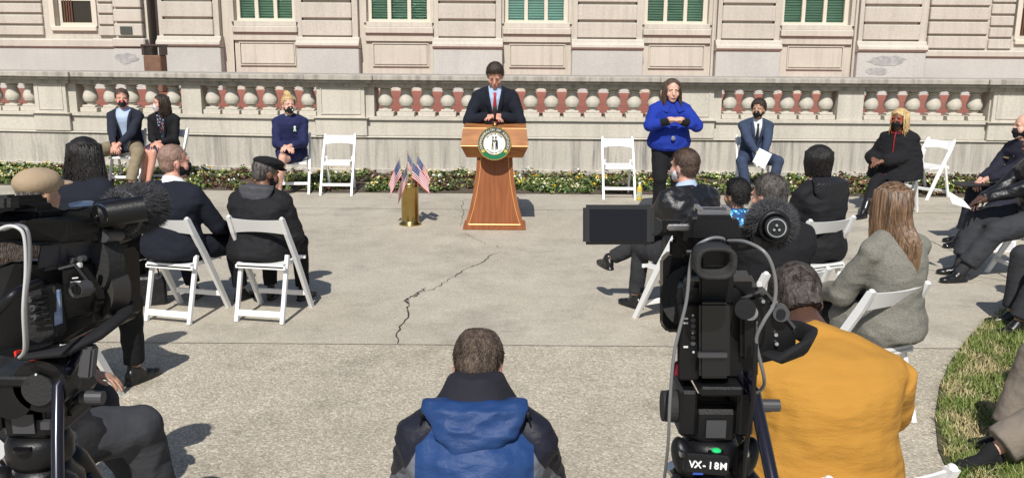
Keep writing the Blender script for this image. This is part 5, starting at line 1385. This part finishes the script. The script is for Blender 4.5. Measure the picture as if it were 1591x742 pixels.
# ================================================================ BRASS VASE + FLAGS
vx = G(636, 351); M_brass = mat('brass', (.46, .33, .12), .22, 1, var=.12, vscale=5, bump=.03, bscale=30)
va = empty('brass_vase', (vx.x, vx.y + .1, 0), 0, 'tall brass shell-shaped vase standing on the pavement left of the lectern', 'vase')
mb = MB(); mb.lathe((0, 0, 0), [(.128, 0), (.132, .008), (.126, .018), (.106, .035), (.100, .055), (.100, .44), (.105, .445), (.105, .455), (.100, .46), (.104, .475), (.104, .495), (.094, .495), (.092, .4), (.088, .03)], 40); obj('vessel', mb, M_brass, va, True)
m, t, b = newmat('flag_cloth'); uv = t.nodes.new('ShaderNodeTexCoord').outputs['UV']; b.inputs['Roughness'].default_value = .8
sp_ = t.nodes.new('ShaderNodeSeparateXYZ'); t.links.new(uv, sp_.inputs[0]); u_, v_ = sp_.outputs[0], sp_.outputs[1]
stp = math_n(t, 'GREATER_THAN', math_n(t, 'FRACT', math_n(t, 'MULTIPLY', v_, 6.5)), .5)
c = mix(t, stp, (.42, .010, .02), (.70, .69, .69))
can = math_n(t, 'MULTIPLY', math_n(t, 'LESS_THAN', u_, .46), math_n(t, 'GREATER_THAN', v_, 6 / 13))
su = math_n(t, 'SUBTRACT', math_n(t, 'FRACT', math_n(t, 'MULTIPLY', u_, 15)), .5); sv = math_n(t, 'SUBTRACT', math_n(t, 'FRACT', math_n(t, 'MULTIPLY', v_, 13)), .5)
star = math_n(t, 'LESS_THAN', math_n(t, 'ADD', math_n(t, 'MULTIPLY', su, su), math_n(t, 'MULTIPLY', sv, sv)), .045)
c = mix(t, can, c, mix(t, star, (.015, .03, .14), (.75, .74, .74))); t.links.new(c, b.inputs['Base Color']); M_flag = m
def flag(tip, side, droop, label, ph, front):
    fr = empty('small_flag', (vx.x, vx.y + .1, .08), 0, label, 'flag', 'small flags in the brass vase')
    tip = Vector(tip); base = Vector((tip.x * .15, tip.y * .1, 0)); d = (tip - base).normalized()
    mb = MB(); mb.tube([base, tip], .004, 6); mb.ell(tip, (.006, .006, .010)); obj('pole', mb, mat('flag_stick', (.35, .26, .12), .5) if not bpy.data.materials.get('flag_stick') else bpy.data.materials['flag_stick'], fr)
    V = []; UVs = []; nu, nv = 16, 10; Hh, Fl = .19, .29
    fly = Vector((side, front * .45, -droop)).normalized()
    for i in range(nu + 1):
        for j in range(nv + 1):
            u, v2 = i / nu, j / nv
            p_ = tip - d * (.012 + Hh * (1 - v2) * (1 - .25 * u)) + fly * Fl * u * (1 - .12 * math.sin(v2 * 3)) 
            p_ += Vector((.0, 1, .0)) * (.022 * math.sin(u * 7 + ph + v2 * 1.5) * u ** .6) + Vector((0, 0, -.05 * u * u))
            V.append(tuple(p_)); UVs.append((u, v2))
    F = [(i * (nv + 1) + j, (i + 1) * (nv + 1) + j, (i + 1) * (nv + 1) + j + 1, i * (nv + 1) + j + 1) for i in range(nu) for j in range(nv)]
    me = bpy.data.meshes.new('flag_cloth'); me.from_pydata(V, [], F); me.materials.append(M_flag); uvl = me.uv_layers.new(name='UVMap')
    for lp in me.loops: uvl.data[lp.index].uv = UVs[lp.vertex_index]
    me.polygons.foreach_set('use_smooth', [True] * len(F)); link('cloth', me, fr)
flag((-.11, -.04, .70), -.42, .80, 'small flag at the left of the brass vase with red stripes drooping left', 0, -.6)
flag((-.03, .05, .77), .5, .85, 'small flag on the tallest stick in the brass vase', 1.2, -.2)
flag((.09, .05, .74), .50, .80, 'small flag at the back right of the brass vase', 2.5, .1)
flag((.04, -.07, .67), .85, .70, 'small flag spreading its stripes to the lower right of the vase', .7, -.7)
flag((-.02, -.09, .63), -.30, .75, 'small flag folded low at the centre of the brass vase', 3.3, -.8)
# ================================================================ SMALL THINGS
q = G(993, 311); bt = empty('drink_bottle', (q.x, q.y, 0), 0, 'small clear bottle of yellow drink on the pavement by the empty chair', 'bottle')
mb = MB(); mb.lathe((0, 0, 0), [(.034, 0), (.036, .02), (.036, .13), (.034, .15), (.036, .16), (.02, .20), (.016, .205), (.016, .225)], 18); obj('bottle_body', mb, mat('yellow_drink', (.65, .48, .08), .15), bt, True)
mb = MB(); mb.lathe((0, 0, .225), [(.018, 0), (.018, .022)], 14); obj('cap', mb, M_paper, bt)
mb = MB(); mb.lathe((0, 0, .05), [(.0368, 0), (.0368, .07)], 18); obj('bottle_label', mb, mat('bottle_label', (.6, .62, .55), .5, col2=(.3, .35, .1), vscale=25), bt)
q = G(222, 478); hb = empty('handbag', (q.x, q.y + .1, 0), R(20), 'black handbag on the ground beside the folding chair of the man in dark suit', 'bag')
mb = MB(); mb.box((0, 0, .12), (.30, .13, .24), bev=.02); obj('bag_body', mb, C_leather, hb)
mb = MB(); mb.tube([(.10 * math.cos(a), 0, .24 + .13 * math.sin(a)) for a in np.linspace(0, math.pi, 12)], .007, 6); obj('handle', mb, C_leather, hb)
for i, (px_, lab) in enumerate(((1540, 'left of two small white boxes under the chair at right edge'), (1566, 'right of two small white boxes under the chair at right edge'))):
    q = G(px_, 392); bx = empty('carton', (q.x, q.y + .1, 0), 0, lab, 'box', 'white boxes under the chair')
    mb = MB(); mb.b2(-.085, .085, -.08, .10, 0, .12, 0, .004); obj('carton_body', mb, M_paper, bx)
    mb = MB(); mb.b2(-.06, .06, -.083, -.0805, .02, .10); obj('carton_window', mb, mat('carton_grey', (.55, .55, .58), .5), bx)

# ================================================================ VIDEO CAMERAS
class Rig:
    def __init__(s, name, px, py, Y, label, cat, axis=(0, 1, 0)):
        s.o = U(px, py, Y); s.root = empty(name, tuple(s.o), 0, label, cat); s.Y = Y; s.ax = Vector(axis).normalized()
    def p(s, px, py, y=None): return U(px, py, s.Y if y is None else y) - s.o
    def fin(s, name, mb, m, par=None, bev=0, smooth=False):
        o = obj(name, mb, m, par or s.root, smooth)
        if bev:
            bm = bmesh.new(); bm.from_mesh(o.data); bmesh.ops.remove_doubles(bm, verts=bm.verts, dist=1e-6)
            bmesh.ops.bevel(bm, geom=bm.edges[:], offset=bev, segments=2, affect='EDGES', clamp_overlap=True); bm.to_mesh(o.data); bm.free()
        return o
    def slab(s, name, poly, y0, depth, m, par=None, bev=.003, ax=None):
        ax = Vector(ax).normalized() if ax else s.ax
        yy = y0 if isinstance(y0, (list, tuple)) else [y0] * len(poly)
        A = [s.p(a, b_, y) for (a, b_), y in zip(poly, yy)]; B = [q + ax * depth for q in A]; n = len(A)
        mb = MB(); mb.add([tuple(q) for q in A + B], [tuple(range(n)), tuple(range(2 * n - 1, n - 1, -1))] + [(i, i + n, (i + 1) % n + n, (i + 1) % n) for i in range(n)])
        return s.fin(name, mb, m, par, bev)
    def rect(s, name, x0, y0p, x1, y1p, y0, depth, m, par=None, bev=.003, ax=None): return s.slab(name, [(x0, y0p), (x1, y0p), (x1, y1p), (x0, y1p)], y0, depth, m, par, bev, ax)
    def cyl(s, name, px, py, y0, depth, r, m, par=None, ax=None, r2=None, n=28, bev=0):
        ax = Vector(ax).normalized() if ax else s.ax; a = s.p(px, py, y0); mb = MB(); mb.tube([a, a + ax * depth], [r, r2 or r], n); o = s.fin(name, mb, m, par); 
        o.data.polygons.foreach_set('use_smooth', [True] * len(o.data.polygons)); o.data.set_sharp_from_angle(angle=R(40)); return o
    def cable(s, name, pts, r, m, par=None):
        P = [s.p(*q) for q in pts]; out = []
        for i in range(len(P) - 1):        # catmull-rom
            p0, p1, p2, p3 = P[max(i - 1, 0)], P[i], P[i + 1], P[min(i + 2, len(P) - 1)]
            for k in range(6):
                t = k / 6; out.append(.5 * ((2 * p1) + (p2 - p0) * t + (2 * p0 - 5 * p1 + 4 * p2 - p3) * t * t + (3 * p1 - p0 - 3 * p2 + p3) * t ** 3))
        out.append(P[-1]); mb = MB(); mb.tube(out, r, 8, rnd=True); return s.fin(name, mb, m, par, smooth=True)
def fur(rig, name, a, b_, r, n, m, par=None, seed=1, ln=.012):
    a, b_ = Vector(a), Vector(b_); d = (b_ - a); L = d.length; dn = d.normalized(); h = Vector((0, 0, 1)); x = dn.cross(h).normalized(); y = x.cross(dn)
    mb = MB(); mb.tube([a, b_], r, 24, rnd=True)
    random.seed(seed); V = []; F = []
    for k in range(n):
        t = random.uniform(-r / L, 1 + r / L); an = random.uniform(0, 6.283); cap = max(0, -t, t - 1) * L / r; rr = r * math.sqrt(max(0, 1 - cap * cap))
        rd = x * math.cos(an) + y * math.sin(an); nrm = (rd * math.sqrt(max(0, 1 - cap * cap)) + dn * (cap if t > 1 else -cap)).normalized()
        c = a + d * t + rd * rr
        dd = (nrm * .8 + dn * .25 + Vector((random.gauss(0, .4), random.gauss(0, .4), random.gauss(0, .4)))).normalized(); l = ln * random.uniform(.4, 1.2); sd = dd.cross(nrm + Vector((.01, .02, .03))).normalized() * .00045
        q = len(V); V += [tuple(c - sd), tuple(c + sd), tuple(c + dd * l)]; F.append((q, q + 1, q + 2))
    mb.add(V, F); o = obj(name, mb, m, par or rig.root, False, False); return o
M_fur = mat('grey_fur', (.055, .055, .06), .9, var=.4, vscale=60)
M_lcd = mat('lcd_screen', (.004, .006, .012), .2, spec=.4)
M_cable = mat('grey_cable', (.16, .16, .165), .35); M_cablew = mat('pale_cable', (.5, .5, .5), .3)
M_hoodr = mat('hood_rim', (.10, .085, .07), .45); M_print = mat('white_print', (.6, .6, .6), .6)
M_tube = mat('anodised_tube', (.016, .016, .026), .22, .3)
# ---- right camera
r = Rig('video_camera', 1105, 600, 1.22, 'black video camera on the right tripod with flip-out screen and viewfinder eyecup', 'video camera', (.22, 1, -.16))
bdy = r.rect('camera_body', 1052, 438, 1178, 592, 1.20, .20, M_black, None, .008)
r.slab('side_panel', [(1150, 466), (1186, 452), (1238, 512), (1236, 552), (1180, 566), (1150, 560)], 1.18, .16, M_black, None, .006)
r.slab('panel_line', [(1152, 462), (1188, 448), (1237, 508), (1234, 511), (1187, 452), (1153, 466)], 1.178, .006, M_grey_pl, None, 0)
r.rect('battery', 1086, 470, 1134, 588, 1.165, .05, M_blackg, None, .004)
r.rect('battery_lip', 1084, 548, 1130, 556, 1.158, .03, M_grey_pl, None, .001)
r.rect('connector_plate', 1054, 474, 1086, 590, 1.188, .02, M_black, None, .002)
for (a, b_, w_, h_) in ((1062, 493, 7, 3), (1062, 500, 7, 3), (1062, 537, 7, 3), (1075, 488, 3, 3), (1076, 545, 3, 3), (1075, 516, 2.5, 2.5)):
    r.rect('printed_mark', a, b_, a + w_, b_ + h_, 1.1865, .001, M_print, None, 0)
for k in range(5): r.cyl('button', 1077, 497 + k * 9, 1.187, .006, .0032, M_grey_pl)
r.rect('red_socket', 1046, 566, 1058, 584, 1.20, .03, mat('dark_red_plastic', (.16, .01, .02), .4), None, .002)
# viewfinder
r.rect('viewfinder_neck', 1086, 425, 1140, 474, 1.19, .10, M_black, None, .004)
r.slab('viewfinder', [(1090, 378), (1134, 378), (1140, 390), (1142, 420), (1086, 420), (1086, 390)], 1.10, .16, M_black, None, .005)
def squircle_ring(rig, name, px, py, y, w_, h_, dep, m, inner=.72, par=None):
    c = rig.p(px, py, y); s_ = y / math.cos(R(PITCH)) / FPX; mb = MB(); X = (1, 0, 0); Z = (0, 0, 1)
    cs = [c + Vector((0, d_, 0)) for d_ in (dep, 0, -.004, 0, dep * .9)]; kx = [1, 1, .93, inner, inner * .9]
    mb.loft([tuple(q) for q in cs], [X] * 5, [Z] * 5, [w_ / 2 * s_ * k for k in kx], [h_ / 2 * s_ * k for k in kx], 36, 0, True, .35); o = rig.fin(name, mb, m, par, smooth=True); return o
squircle_ring(r, 'eyecup', 1113, 409, 1.08, 66, 52, .03, M_black_soft)
r.rect('eyepiece_glass', 1097, 397, 1129, 420, 1.105, .003, M_lcd, None, .001)
r.rect('eyepiece_glint', 1103, 410, 1123, 413, 1.1035, .001, M_metal, None, 0)
# handle
r.slab('handle', [(1046, 356), (1070, 352), (1200, 355), (1204, 378), (1150, 392), (1060, 388), (1044, 376)], 1.24, .10, M_black, None, .006)
r.slab('handle_block', [(1078, 334), (1142, 334), (1152, 352), (1152, 376), (1068, 376), (1070, 350)], 1.18, .12, M_black, None, .006)
r.rect('metal_trim', 1036, 348, 1072, 358, 1.195, .02, M_metal, None, .002); 
mb = MB(); c = r.p(1106, 333, 1.23); mb.b2(c.x - .022, c.x + .022, c.y - .016, c.y - .010, c.z + .003, c.z + .008); mb.b2(c.x - .022, c.x + .022, c.y + .010, c.y + .016, c.z + .003, c.z + .008); mb.b2(c.x - .022, c.x - .016, c.y - .016, c.y + .016, c.z + .0085, c.z + .0115); mb.b2(c.x + .016, c.x + .022, c.y - .016, c.y + .016, c.z + .0085, c.z + .0115); r.fin('accessory_shoe', mb, M_metal)
r.rect('lens_arm', 1040, 372, 1066, 400, 1.25, .05, M_black, None, .004)
r.rect('hinge_arm', 1012, 342, 1062, 366, 1.22, .03, M_black, None, .005)
lc = r.rect('flip_screen', 905, 318, 1016, 380, 1.20, .014, M_grey_pl, None, .004); lc.data.materials[0] = mat('screen_shell', (.022, .023, .025), .45)
r.rect('screen_glass', 916, 325, 1005, 374, 1.1985, .002, M_lcd, lc, 0)
r.cyl('hinge', 1016, 352, 1.205, .02, .012, M_black, None)
# lens hood + barrel
hd_ = r.slab('lens_hood', [(1036, 392), (1080, 392), (1092, 402), (1092, 505), (1080, 516), (1036, 516), (1025, 504), (1025, 402)], 1.36, .06, M_hoodr, None, .003)
r.slab('hood_inner', [(1039, 396), (1078, 396), (1088, 405), (1088, 502), (1078, 511), (1039, 511), (1030, 502), (1030, 405)], 1.3585, .002, M_black, hd_, 0)
r.cyl('lens_barrel', 1098, 462, 1.30, .16, .045, M_black)
r.cyl('focus_ring', 1078, 462, 1.33, .03, .050, M_black_soft)
# right details
r.cyl('zoom_knob', 1214, 487, 1.165, .03, .011, M_grey_pl); r.cyl('knob_cap', 1214, 487, 1.160, .006, .006, M_black)
r.cyl('jack', 1166, 486, 1.165, .03, .010, M_metal); r.cyl('jack_ring', 1158, 480, 1.16, .03, .014, M_black)
for (a, b_) in ((1186, 468), (1200, 476), (1206, 520), (1207, 534)): r.cyl('screw', a, b_, 1.173, .01, .0025, M_metal)
r.rect('white_switch', 1176, 437, 1184, 446, 1.20, .01, M_print, None, .001)
mb = MB(); pts = [r.p(1180, 545, 1.2), r.p(1215, 556, 1.16), r.p(1248, 540, 1.17), r.p(1260, 522, 1.22), r.p(1240, 512, 1.28), r.p(1205, 505, 1.3)]; mb.tube([tuple(q) for q in pts], [.010, .017, .018, .015, .014, .012], 12, flat=.45, rnd=True, up=(0, 0, 1)); r.fin('hand_strap', mb, C_blacks, smooth=True)
# mic
mt_ = r.cyl('microphone_tube', 1207, 354, 1.165, .10, .0150, M_black)
r.cyl('socket_ring', 1207, 354, 1.160, .006, .0125, M_metal, mt_); r.cyl('socket_face', 1207, 354, 1.1575, .003, .0108, M_black, mt_)
for dx_, dy_ in ((-4, 3), (4, 3), (0, -4)): r.cyl('pin', 1207 + dx_, 354 + dy_, 1.154, .004, .0016, M_metal, mt_)
mb = MB(); c = r.p(1203, 352, 1.20); mb.tube([tuple(c + Vector((.0190 * math.cos(a), 0, .0190 * math.sin(a)))) for a in np.linspace(0, 2 * math.pi, 25)], .0038, 8); r.fin('shock_mount', mb, M_black, smooth=True)
r.slab('mic_bracket', [(1165, 366), (1190, 372), (1200, 384), (1170, 388)], 1.20, .04, M_black, None, .003)
a = r.p(1198, 347, 1.235); fur(r, 'fur_windscreen', a, a + Vector((.016, .05, -.010)), .0305, 11000, M_fur, None, 2, .010)
r.cable('cable', [(1115, 384, 1.15), (1125, 372, 1.13), (1105, 370, 1.12), (1080, 385, 1.12), (1072, 415, 1.12), (1066, 470, 1.12), (1048, 545, 1.12), (1041, 620, 1.12), (1038, 690, 1.14), (1030, 760, 1.2)], .0023, M_cable)
r.cable('cable', [(1132, 374, 1.16), (1160, 376, 1.13), (1190, 394, 1.11), (1204, 430, 1.11), (1203, 470, 1.11), (1186, 500, 1.11), (1175, 530, 1.12), (1186, 580, 1.13), (1186, 600, 1.15), (1170, 615, 1.17)], .0025, M_cable)
r.cable('cable', [(1176, 500, 1.13), (1174, 540, 1.12), (1170, 620, 1.12), (1160, 690, 1.13), (1150, 780, 1.16)], .0032, M_black)
# ---- tripod builder
def tripod(px, py, Y, label, rot=0, text=None, spread=.50, head=True):
    T = Rig('tripod', px, py, Y, label, 'tripod'); o = T.o; rt = T.root
    def P3(x, y, z): return (x, y, z)
    mb = MB(); mb.b2(-.030, .030, -.055, .055, .018, .032, 0, .003); T.fin('quick_plate', mb, M_black)
    for sx in (-1, 1):
        mb = MB(); mb.b2(sx * .040 - .012, sx * .040 + .012, -.035, .045, -.05, .018, 0, .004); T.fin('side_cheek', mb, M_black)
    mb = MB(); mb.b2(-.030, .030, -.030, .040, -.062, -.012, 0, .006); T.fin('pan_head', mb, M_black)
    mb = MB(); mb.tube([(-.052, 0, -.018), (-.072, 0, -.018)], [.024, .022], 24); mb.tube([(-.052, 0, -.018), (.085, 0, -.018)], [.008, .008], 12); T.fin('tilt_drum', mb, M_black_soft)
    mb = MB(); mb.tube([(.066, -.01, -.012), (.094, -.01, -.012)], .009, 14); T.fin('tilt_knob', mb, M_grey_pl)
    mb = MB(); mb.lathe((0, 0, -.105), [(.036, 0), (.041, .008), (.041, .03), (.036, .042)], 32); T.fin('pan_base', mb, M_black, smooth=True)
    mb = MB(); mb.b2(-.014, .014, -.0335, -.031, -.052, -.026); T.fin('control_pad', mb, M_grey_pl)
    mb = MB(); mb.lathe((0, -.0405, -.072), [(.011, 0), (.011, .004)], 20); T.fin('level_cup', mb, M_black)
    m_ = bpy.data.materials.get('lit_level')
    if not m_: 
        m_ = mat('lit_level', (.02, .5, .15), .2); b_ = m_.node_tree.nodes['Principled BSDF']; b_.inputs['Emission Color'].default_value = (.05, .9, .3, 1); b_.inputs['Emission Strength'].default_value = .1
    if head: mb = MB(); mb.ell((0, -.0415, -.067), (.0070, .0070, .003)); T.fin('spirit_level', mb, m_)
    mb = MB(); mb.lathe((0, 0, -.165), [(.046, 0), (.052, .01), (.050, .035), (.038, .05), (.034, .06)], 32); T.fin('bowl', mb, M_black, smooth=True)
    mb = MB(); mb.tube([(-.040, -.01, -.128), (-.056, -.01, -.105)], [.010, .012], 12); T.fin('bowl_clamp', mb, M_metal)
    pl = None
    for k in range(3):
        a = R(rot + 120 * k); d = Vector((math.cos(a), math.sin(a), 0)); sd = Vector((-d.y, d.x, 0)); top = Vector((0, 0, -.15)) + d * .05; bot = Vector((0, 0, -o.z + .01)) + d * spread
        lg = empty('leg'); lg.parent = rt
        mb = MB(); mb.tube([tuple(top + Vector((0, 0, .02))), tuple(top + d * .035 + Vector((0, 0, -.05)))], [.026, .030], 14, rnd=True); T.fin('hip_casting', mb, M_black, lg, smooth=True)
        mid = top.lerp(bot, .52); dn = (bot - top).normalized()
        for s2 in (-1, 1): 
            mb = MB(); mb.tube([tuple(top + sd * s2 * .024), tuple(mid + sd * s2 * .024)], .0095, 10); T.fin('leg_tube', mb, M_tube, lg, smooth=True)
        mb = MB(); mb.box(tuple(mid), (.075, .032, .06), Matrix.Rotation(a, 3, 'Z') @ Matrix.Rotation(R(90), 3, 'Z'), bev=.005); T.fin('leg_clamp', mb, M_black, lg)
        mb = MB(); mb.tube([tuple(mid - dn * .03), tuple(bot)], .0085, 10); T.fin('lower_tube', mb, M_tube, lg, smooth=True)
        mb = MB(); mb.ell(tuple(bot + Vector((0, 0, .012))), (.025, .025, .02)); T.fin('foot', mb, M_black_soft, lg)
    return T
def panbar(T, pts, r_, m_=None, grip=None):
    mb = MB(); mb.tube([tuple(T.p(*q)) for q in pts], r_, 14, rnd=True); return T.fin('pan_bar', mb, m_ or M_tube, smooth=True)
T = tripod(1107, 612, 1.22, 'black tripod with the white lettering VX-18M under the right video camera', 100, spread=.45)
panbar(T, [(1155, 585, 1.20), (1172, 610, 1.17), (1200, 745, 1.08), (1215, 800, 1.05)], .0088)
# name plate on the tripod crown
c = T.p(1097, 719, 1.155); mb = MB(); mb.box(tuple(c), (.062, .014, .028), Matrix.Rotation(R(-8), 3, 'X') @ Matrix.Rotation(R(4), 3, 'Y'), bev=.003); pl = T.fin('name_plate', mb, M_black)
mb = MB(); M = Matrix.Translation(tuple(c + Vector((0, -.0085, .001)))) @ Matrix.Rotation(R(4), 4, 'Y') @ Matrix.Rotation(R(82), 4, 'X')
for i, ch in enumerate('VX-18M'): glyph(mb, ch, .0135, M @ Matrix.Translation(((-.0215 + i * .0085 + (.0 if ch != 'M' else .001)), 0, 0)))
T.fin('lettering', mb, mat('plate_letter', (.8, .8, .8), .5), pl)
mb = MB(); mb.box(tuple(c + Vector((-.012, -.006, -.012))), (.014, .003, .003)); T.fin('blue_mark', mb, mat('blue_mark', (.03, .08, .4), .5), pl)
for sx, px_ in ((-1, 1062), (1, 1158)):
    c = T.p(px_, 712, 1.19); mb = MB(); mb.ell(tuple(c), (.016, .022, .034), Matrix.Rotation(R(sx * 18), 3, 'Y')); T.fin('shoulder_lug', mb, M_black, smooth=True)
    T.cyl('lug_bolt', px_ + sx * 2, 706, 1.165, .008, .004, M_metal)

# ---- left camera
AX = (.28, .95, -.12)
r = Rig('video_camera', 70, 545, 1.12, 'black video camera with looped pale cable and furry microphone at the left edge', 'video camera', AX)
r.slab('camera_body', [(-40, 420), (20, 405), (95, 408), (150, 470), (152, 505), (90, 535), (20, 552), (-40, 555)], [1.06, 1.06, 1.08, 1.12, 1.12, 1.10, 1.06, 1.05], .09, M_black, None, .006)
r.slab('rear_ribs', [(38, 452), (82, 440), (88, 520), (60, 535), (42, 530)], [1.045, 1.055, 1.065, 1.06, 1.05], .02, M_black_soft, None, .003)
for k in range(6): r.slab('vent_rib', [(46, 462 + k * 8), (74, 456 + k * 8), (74, 459 + k * 8), (46, 465 + k * 8)], [1.043, 1.050, 1.050, 1.043], .004, M_black, None, .0006)
r.slab('label_strip', [(82, 452), (92, 449), (95, 502), (84, 506)], [1.060, 1.062, 1.066, 1.064], .003, mat('blue_label', (.10, .17, .32), .4, col2=(.25, .3, .4), vscale=90), None, 0)
r.slab('control_panel', [(92, 416), (118, 412), (147, 452), (150, 470), (140, 488), (100, 500), (94, 470)], [1.068, 1.075, 1.10, 1.10, 1.10, 1.075, 1.07], .02, M_black, None, .004)
r.slab('panel_line', [(90, 416), (115, 409), (147, 450), (145, 453), (115, 413), (91, 419)], [1.066, 1.072, 1.097, 1.097, 1.072, 1.066], .003, M_grey_pl, None, 0)
r.slab('printed_mark', [(112, 431), (121, 430), (121, 432), (112, 433)], [1.066] * 4, .001, M_print, None, 0); r.slab('printed_mark', [(109, 437), (125, 436), (125, 438), (109, 439)], [1.064] * 4, .001, M_print, None, 0)
r.cyl('zoom_knob', 117, 450, 1.062, .02, .010, M_grey_pl); r.cyl('knob_cap', 117, 450, 1.058, .006, .006, M_black)
r.cyl('focus_ring', 120, 410, 1.14, .03, .050, M_black_soft)
r.cyl('lens_barrel', 135, 452, 1.14, .03, .042, mat('brown_grey_barrel', (.035, .031, .027), .55), None, None, .045)
r.slab('lens_hood', [(150, 388), (180, 381), (190, 392), (193, 468), (176, 492), (148, 500)], [1.20, 1.21, 1.22, 1.22, 1.21, 1.20], .04, M_black, None, .006)
r.slab('hood_flap', [(134, 402), (152, 392), (154, 498), (137, 508)], [1.18, 1.19, 1.19, 1.18], .03, M_black, None, .005)
# handle arch
r.slab('handle', [(-40, 345), (30, 345), (50, 338), (108, 340), (112, 366), (95, 378), (40, 385), (10, 376), (-40, 380)], [1.00, 1.02, 1.03, 1.08, 1.08, 1.07, 1.03, 1.02, 1.0], .05, M_black, None, .006)
r.slab('handle_post', [(58, 378), (98, 372), (96, 415), (50, 425)], [1.06, 1.08, 1.08, 1.06], .05, mat('navy_black_plastic', (.014, .017, .030), .4), None, .005)
r.slab('handle_block', [(84, 330), (108, 322), (146, 324), (150, 345), (146, 380), (106, 378), (86, 350)], [1.09, 1.10, 1.12, 1.12, 1.12, 1.10, 1.09], .05, M_black, None, .005)
r.slab('shoe_plate', [(104, 316), (122, 312), (130, 314), (126, 321), (108, 322)], [1.12, 1.13, 1.13, 1.11, 1.11], .02, M_metal, None, .001)
r.slab('viewfinder', [(-30, 306), (14, 304), (16, 322), (60, 324), (60, 342), (-30, 345)], [1.02, 1.03, 1.03, 1.06, 1.06, 1.02], .06, M_black, None, .004)
r.slab('eyepiece', [(-30, 304), (12, 302), (12, 328), (-30, 330)], [1.0, 1.005, 1.005, 1.0], .02, M_black_soft, None, .004)
mt_ = r.cyl('microphone_tube', 154, 334, 1.12, .055, .0165, M_black, None, (.9, .42, .1)); r.cyl('socket_ring', 154, 334, 1.115, .004, .0145, M_metal, mt_, (.45, .88, .1)); r.cyl('socket_face', 153, 334, 1.112, .004, .0128, M_black, mt_, (.45, .88, .1))
for dx_, dy_ in ((-4, 3), (4, 3), (0, -4)): r.cyl('pin', 153 + dx_, 334 + dy_, 1.109, .004, .0018, M_metal, mt_, (.45, .88, .1))
a = r.p(190, 330, 1.17); b_ = r.p(222, 322, 1.22)
mb = MB(); mb.tube([tuple(r.p(165, 334, 1.14)), tuple(r.p(192, 330, 1.17))], [.021, .023], 24); r.fin('shock_mount', mb, M_black, smooth=True)
mb = MB(); d = (b_ - a).normalized(); h = d.cross(Vector((0, 0, 1))).normalized(); u2 = h.cross(d); mb.tube([tuple(a + h * .027 * math.cos(q) + u2 * .027 * math.sin(q)) for q in np.linspace(0, 2 * math.pi, 25)], .004, 8); r.fin('mount_ring', mb, M_grey_pl, smooth=True)
fur(r, 'fur_windscreen', a + d * .010, b_ + d * .004, .029, 11000, M_fur, None, 3, .010)
r.slab('mic_clamp', [(146, 358), (170, 350), (186, 372), (150, 386)], [1.14, 1.16, 1.17, 1.15], .04, M_black, None, .004)
r.cyl('clamp_screw', 160, 366, 1.13, .03, .009, M_grey_pl)
r.cable('cable', [(-20, 368, .98), (8, 352, .98), (28, 354, .98), (38, 370, .98), (40, 420, .98), (36, 480, .98), (38, 540, 1.0), (30, 555, 1.03)], .0020, M_cablew)
r.cable('cable', [(6, 356, .99), (30, 350, .985), (44, 362, .98), (46, 410, .98), (40, 470, .98), (42, 535, 1.0), (36, 552, 1.03)], .0022, M_cable)
r.cable('cable', [(-20, 500, 1.0), (10, 468, .99), (30, 452, 1.0), (60, 440, 1.04)], .006, M_black)
for (x_, y_) in ((45, 465), (50, 478), (52, 492), (110, 404), (124, 402)): r.cyl('button', x_, y_, 1.045 if x_ < 100 else 1.09, .008, .004, M_grey_pl)
r.slab('white_switch', [(118, 408), (124, 408), (124, 416), (118, 416)], [1.08] * 4, .006, M_print, None, .001)
mb = MB(); pts = [r.p(40, 552, 1.05), r.p(100, 545, 1.06), r.p(150, 520, 1.08), r.p(188, 492, 1.12), r.p(196, 475, 1.18)]; mb.tube([tuple(q) for q in pts], [.012, .016, .018, .016, .012], 12, flat=.4, rnd=True, up=(0, 0, 1)); r.fin('hand_strap', mb, C_blacks, smooth=True)
r.slab('red_clip', [(20, 545), (54, 550), (54, 566), (46, 560), (22, 556)], [1.05] * 5, .01, M_red, None, .001)
T = tripod(52, 598, 1.10, 'black tripod with red levers and long pan bar under the left video camera', 80, spread=.42, head=False)
panbar(T, [(122, 548, 1.10), (108, 572, 1.07), (90, 600, 1.05), (89, 680, 1.02), (90, 790, .97)], .0072)
T.slab('brake_lever', [(126, 538), (145, 541), (140, 590), (118, 588)], 1.06, .018, mat('grey_lever', (.055, .055, .06), .5), None, .003)
T.slab('red_lever', [(124, 523), (136, 519), (137, 530), (130, 543), (124, 538)], 1.07, .015, M_red, None, .002)
T.cyl('drag_drum', 62, 600, 1.05, .04, .034, M_black); T.cyl('drag_drum', 14, 618, 1.05, .04, .028, M_black)
T.slab('head_casting', [(22, 590), (84, 580), (112, 640), (100, 660), (40, 665), (18, 650)], 1.07, .09, M_black, None, .01)
T.cyl('dial', 58, 606, 1.045, .01, .020, M_black_soft); T.rect('dial_mark', 54, 580, 57, 583, 1.044, .001, M_print, None, 0); T.rect('buckle', 62, 655, 78, 668, 1.055, .01, M_grey_pl, None, .001)
bpy.context.view_layer.update()
for o in list(bpy.data.objects):
    if o.type == 'EMPTY' and not o.get('label') and not o.parent and not o.children: bpy.data.objects.remove(o)
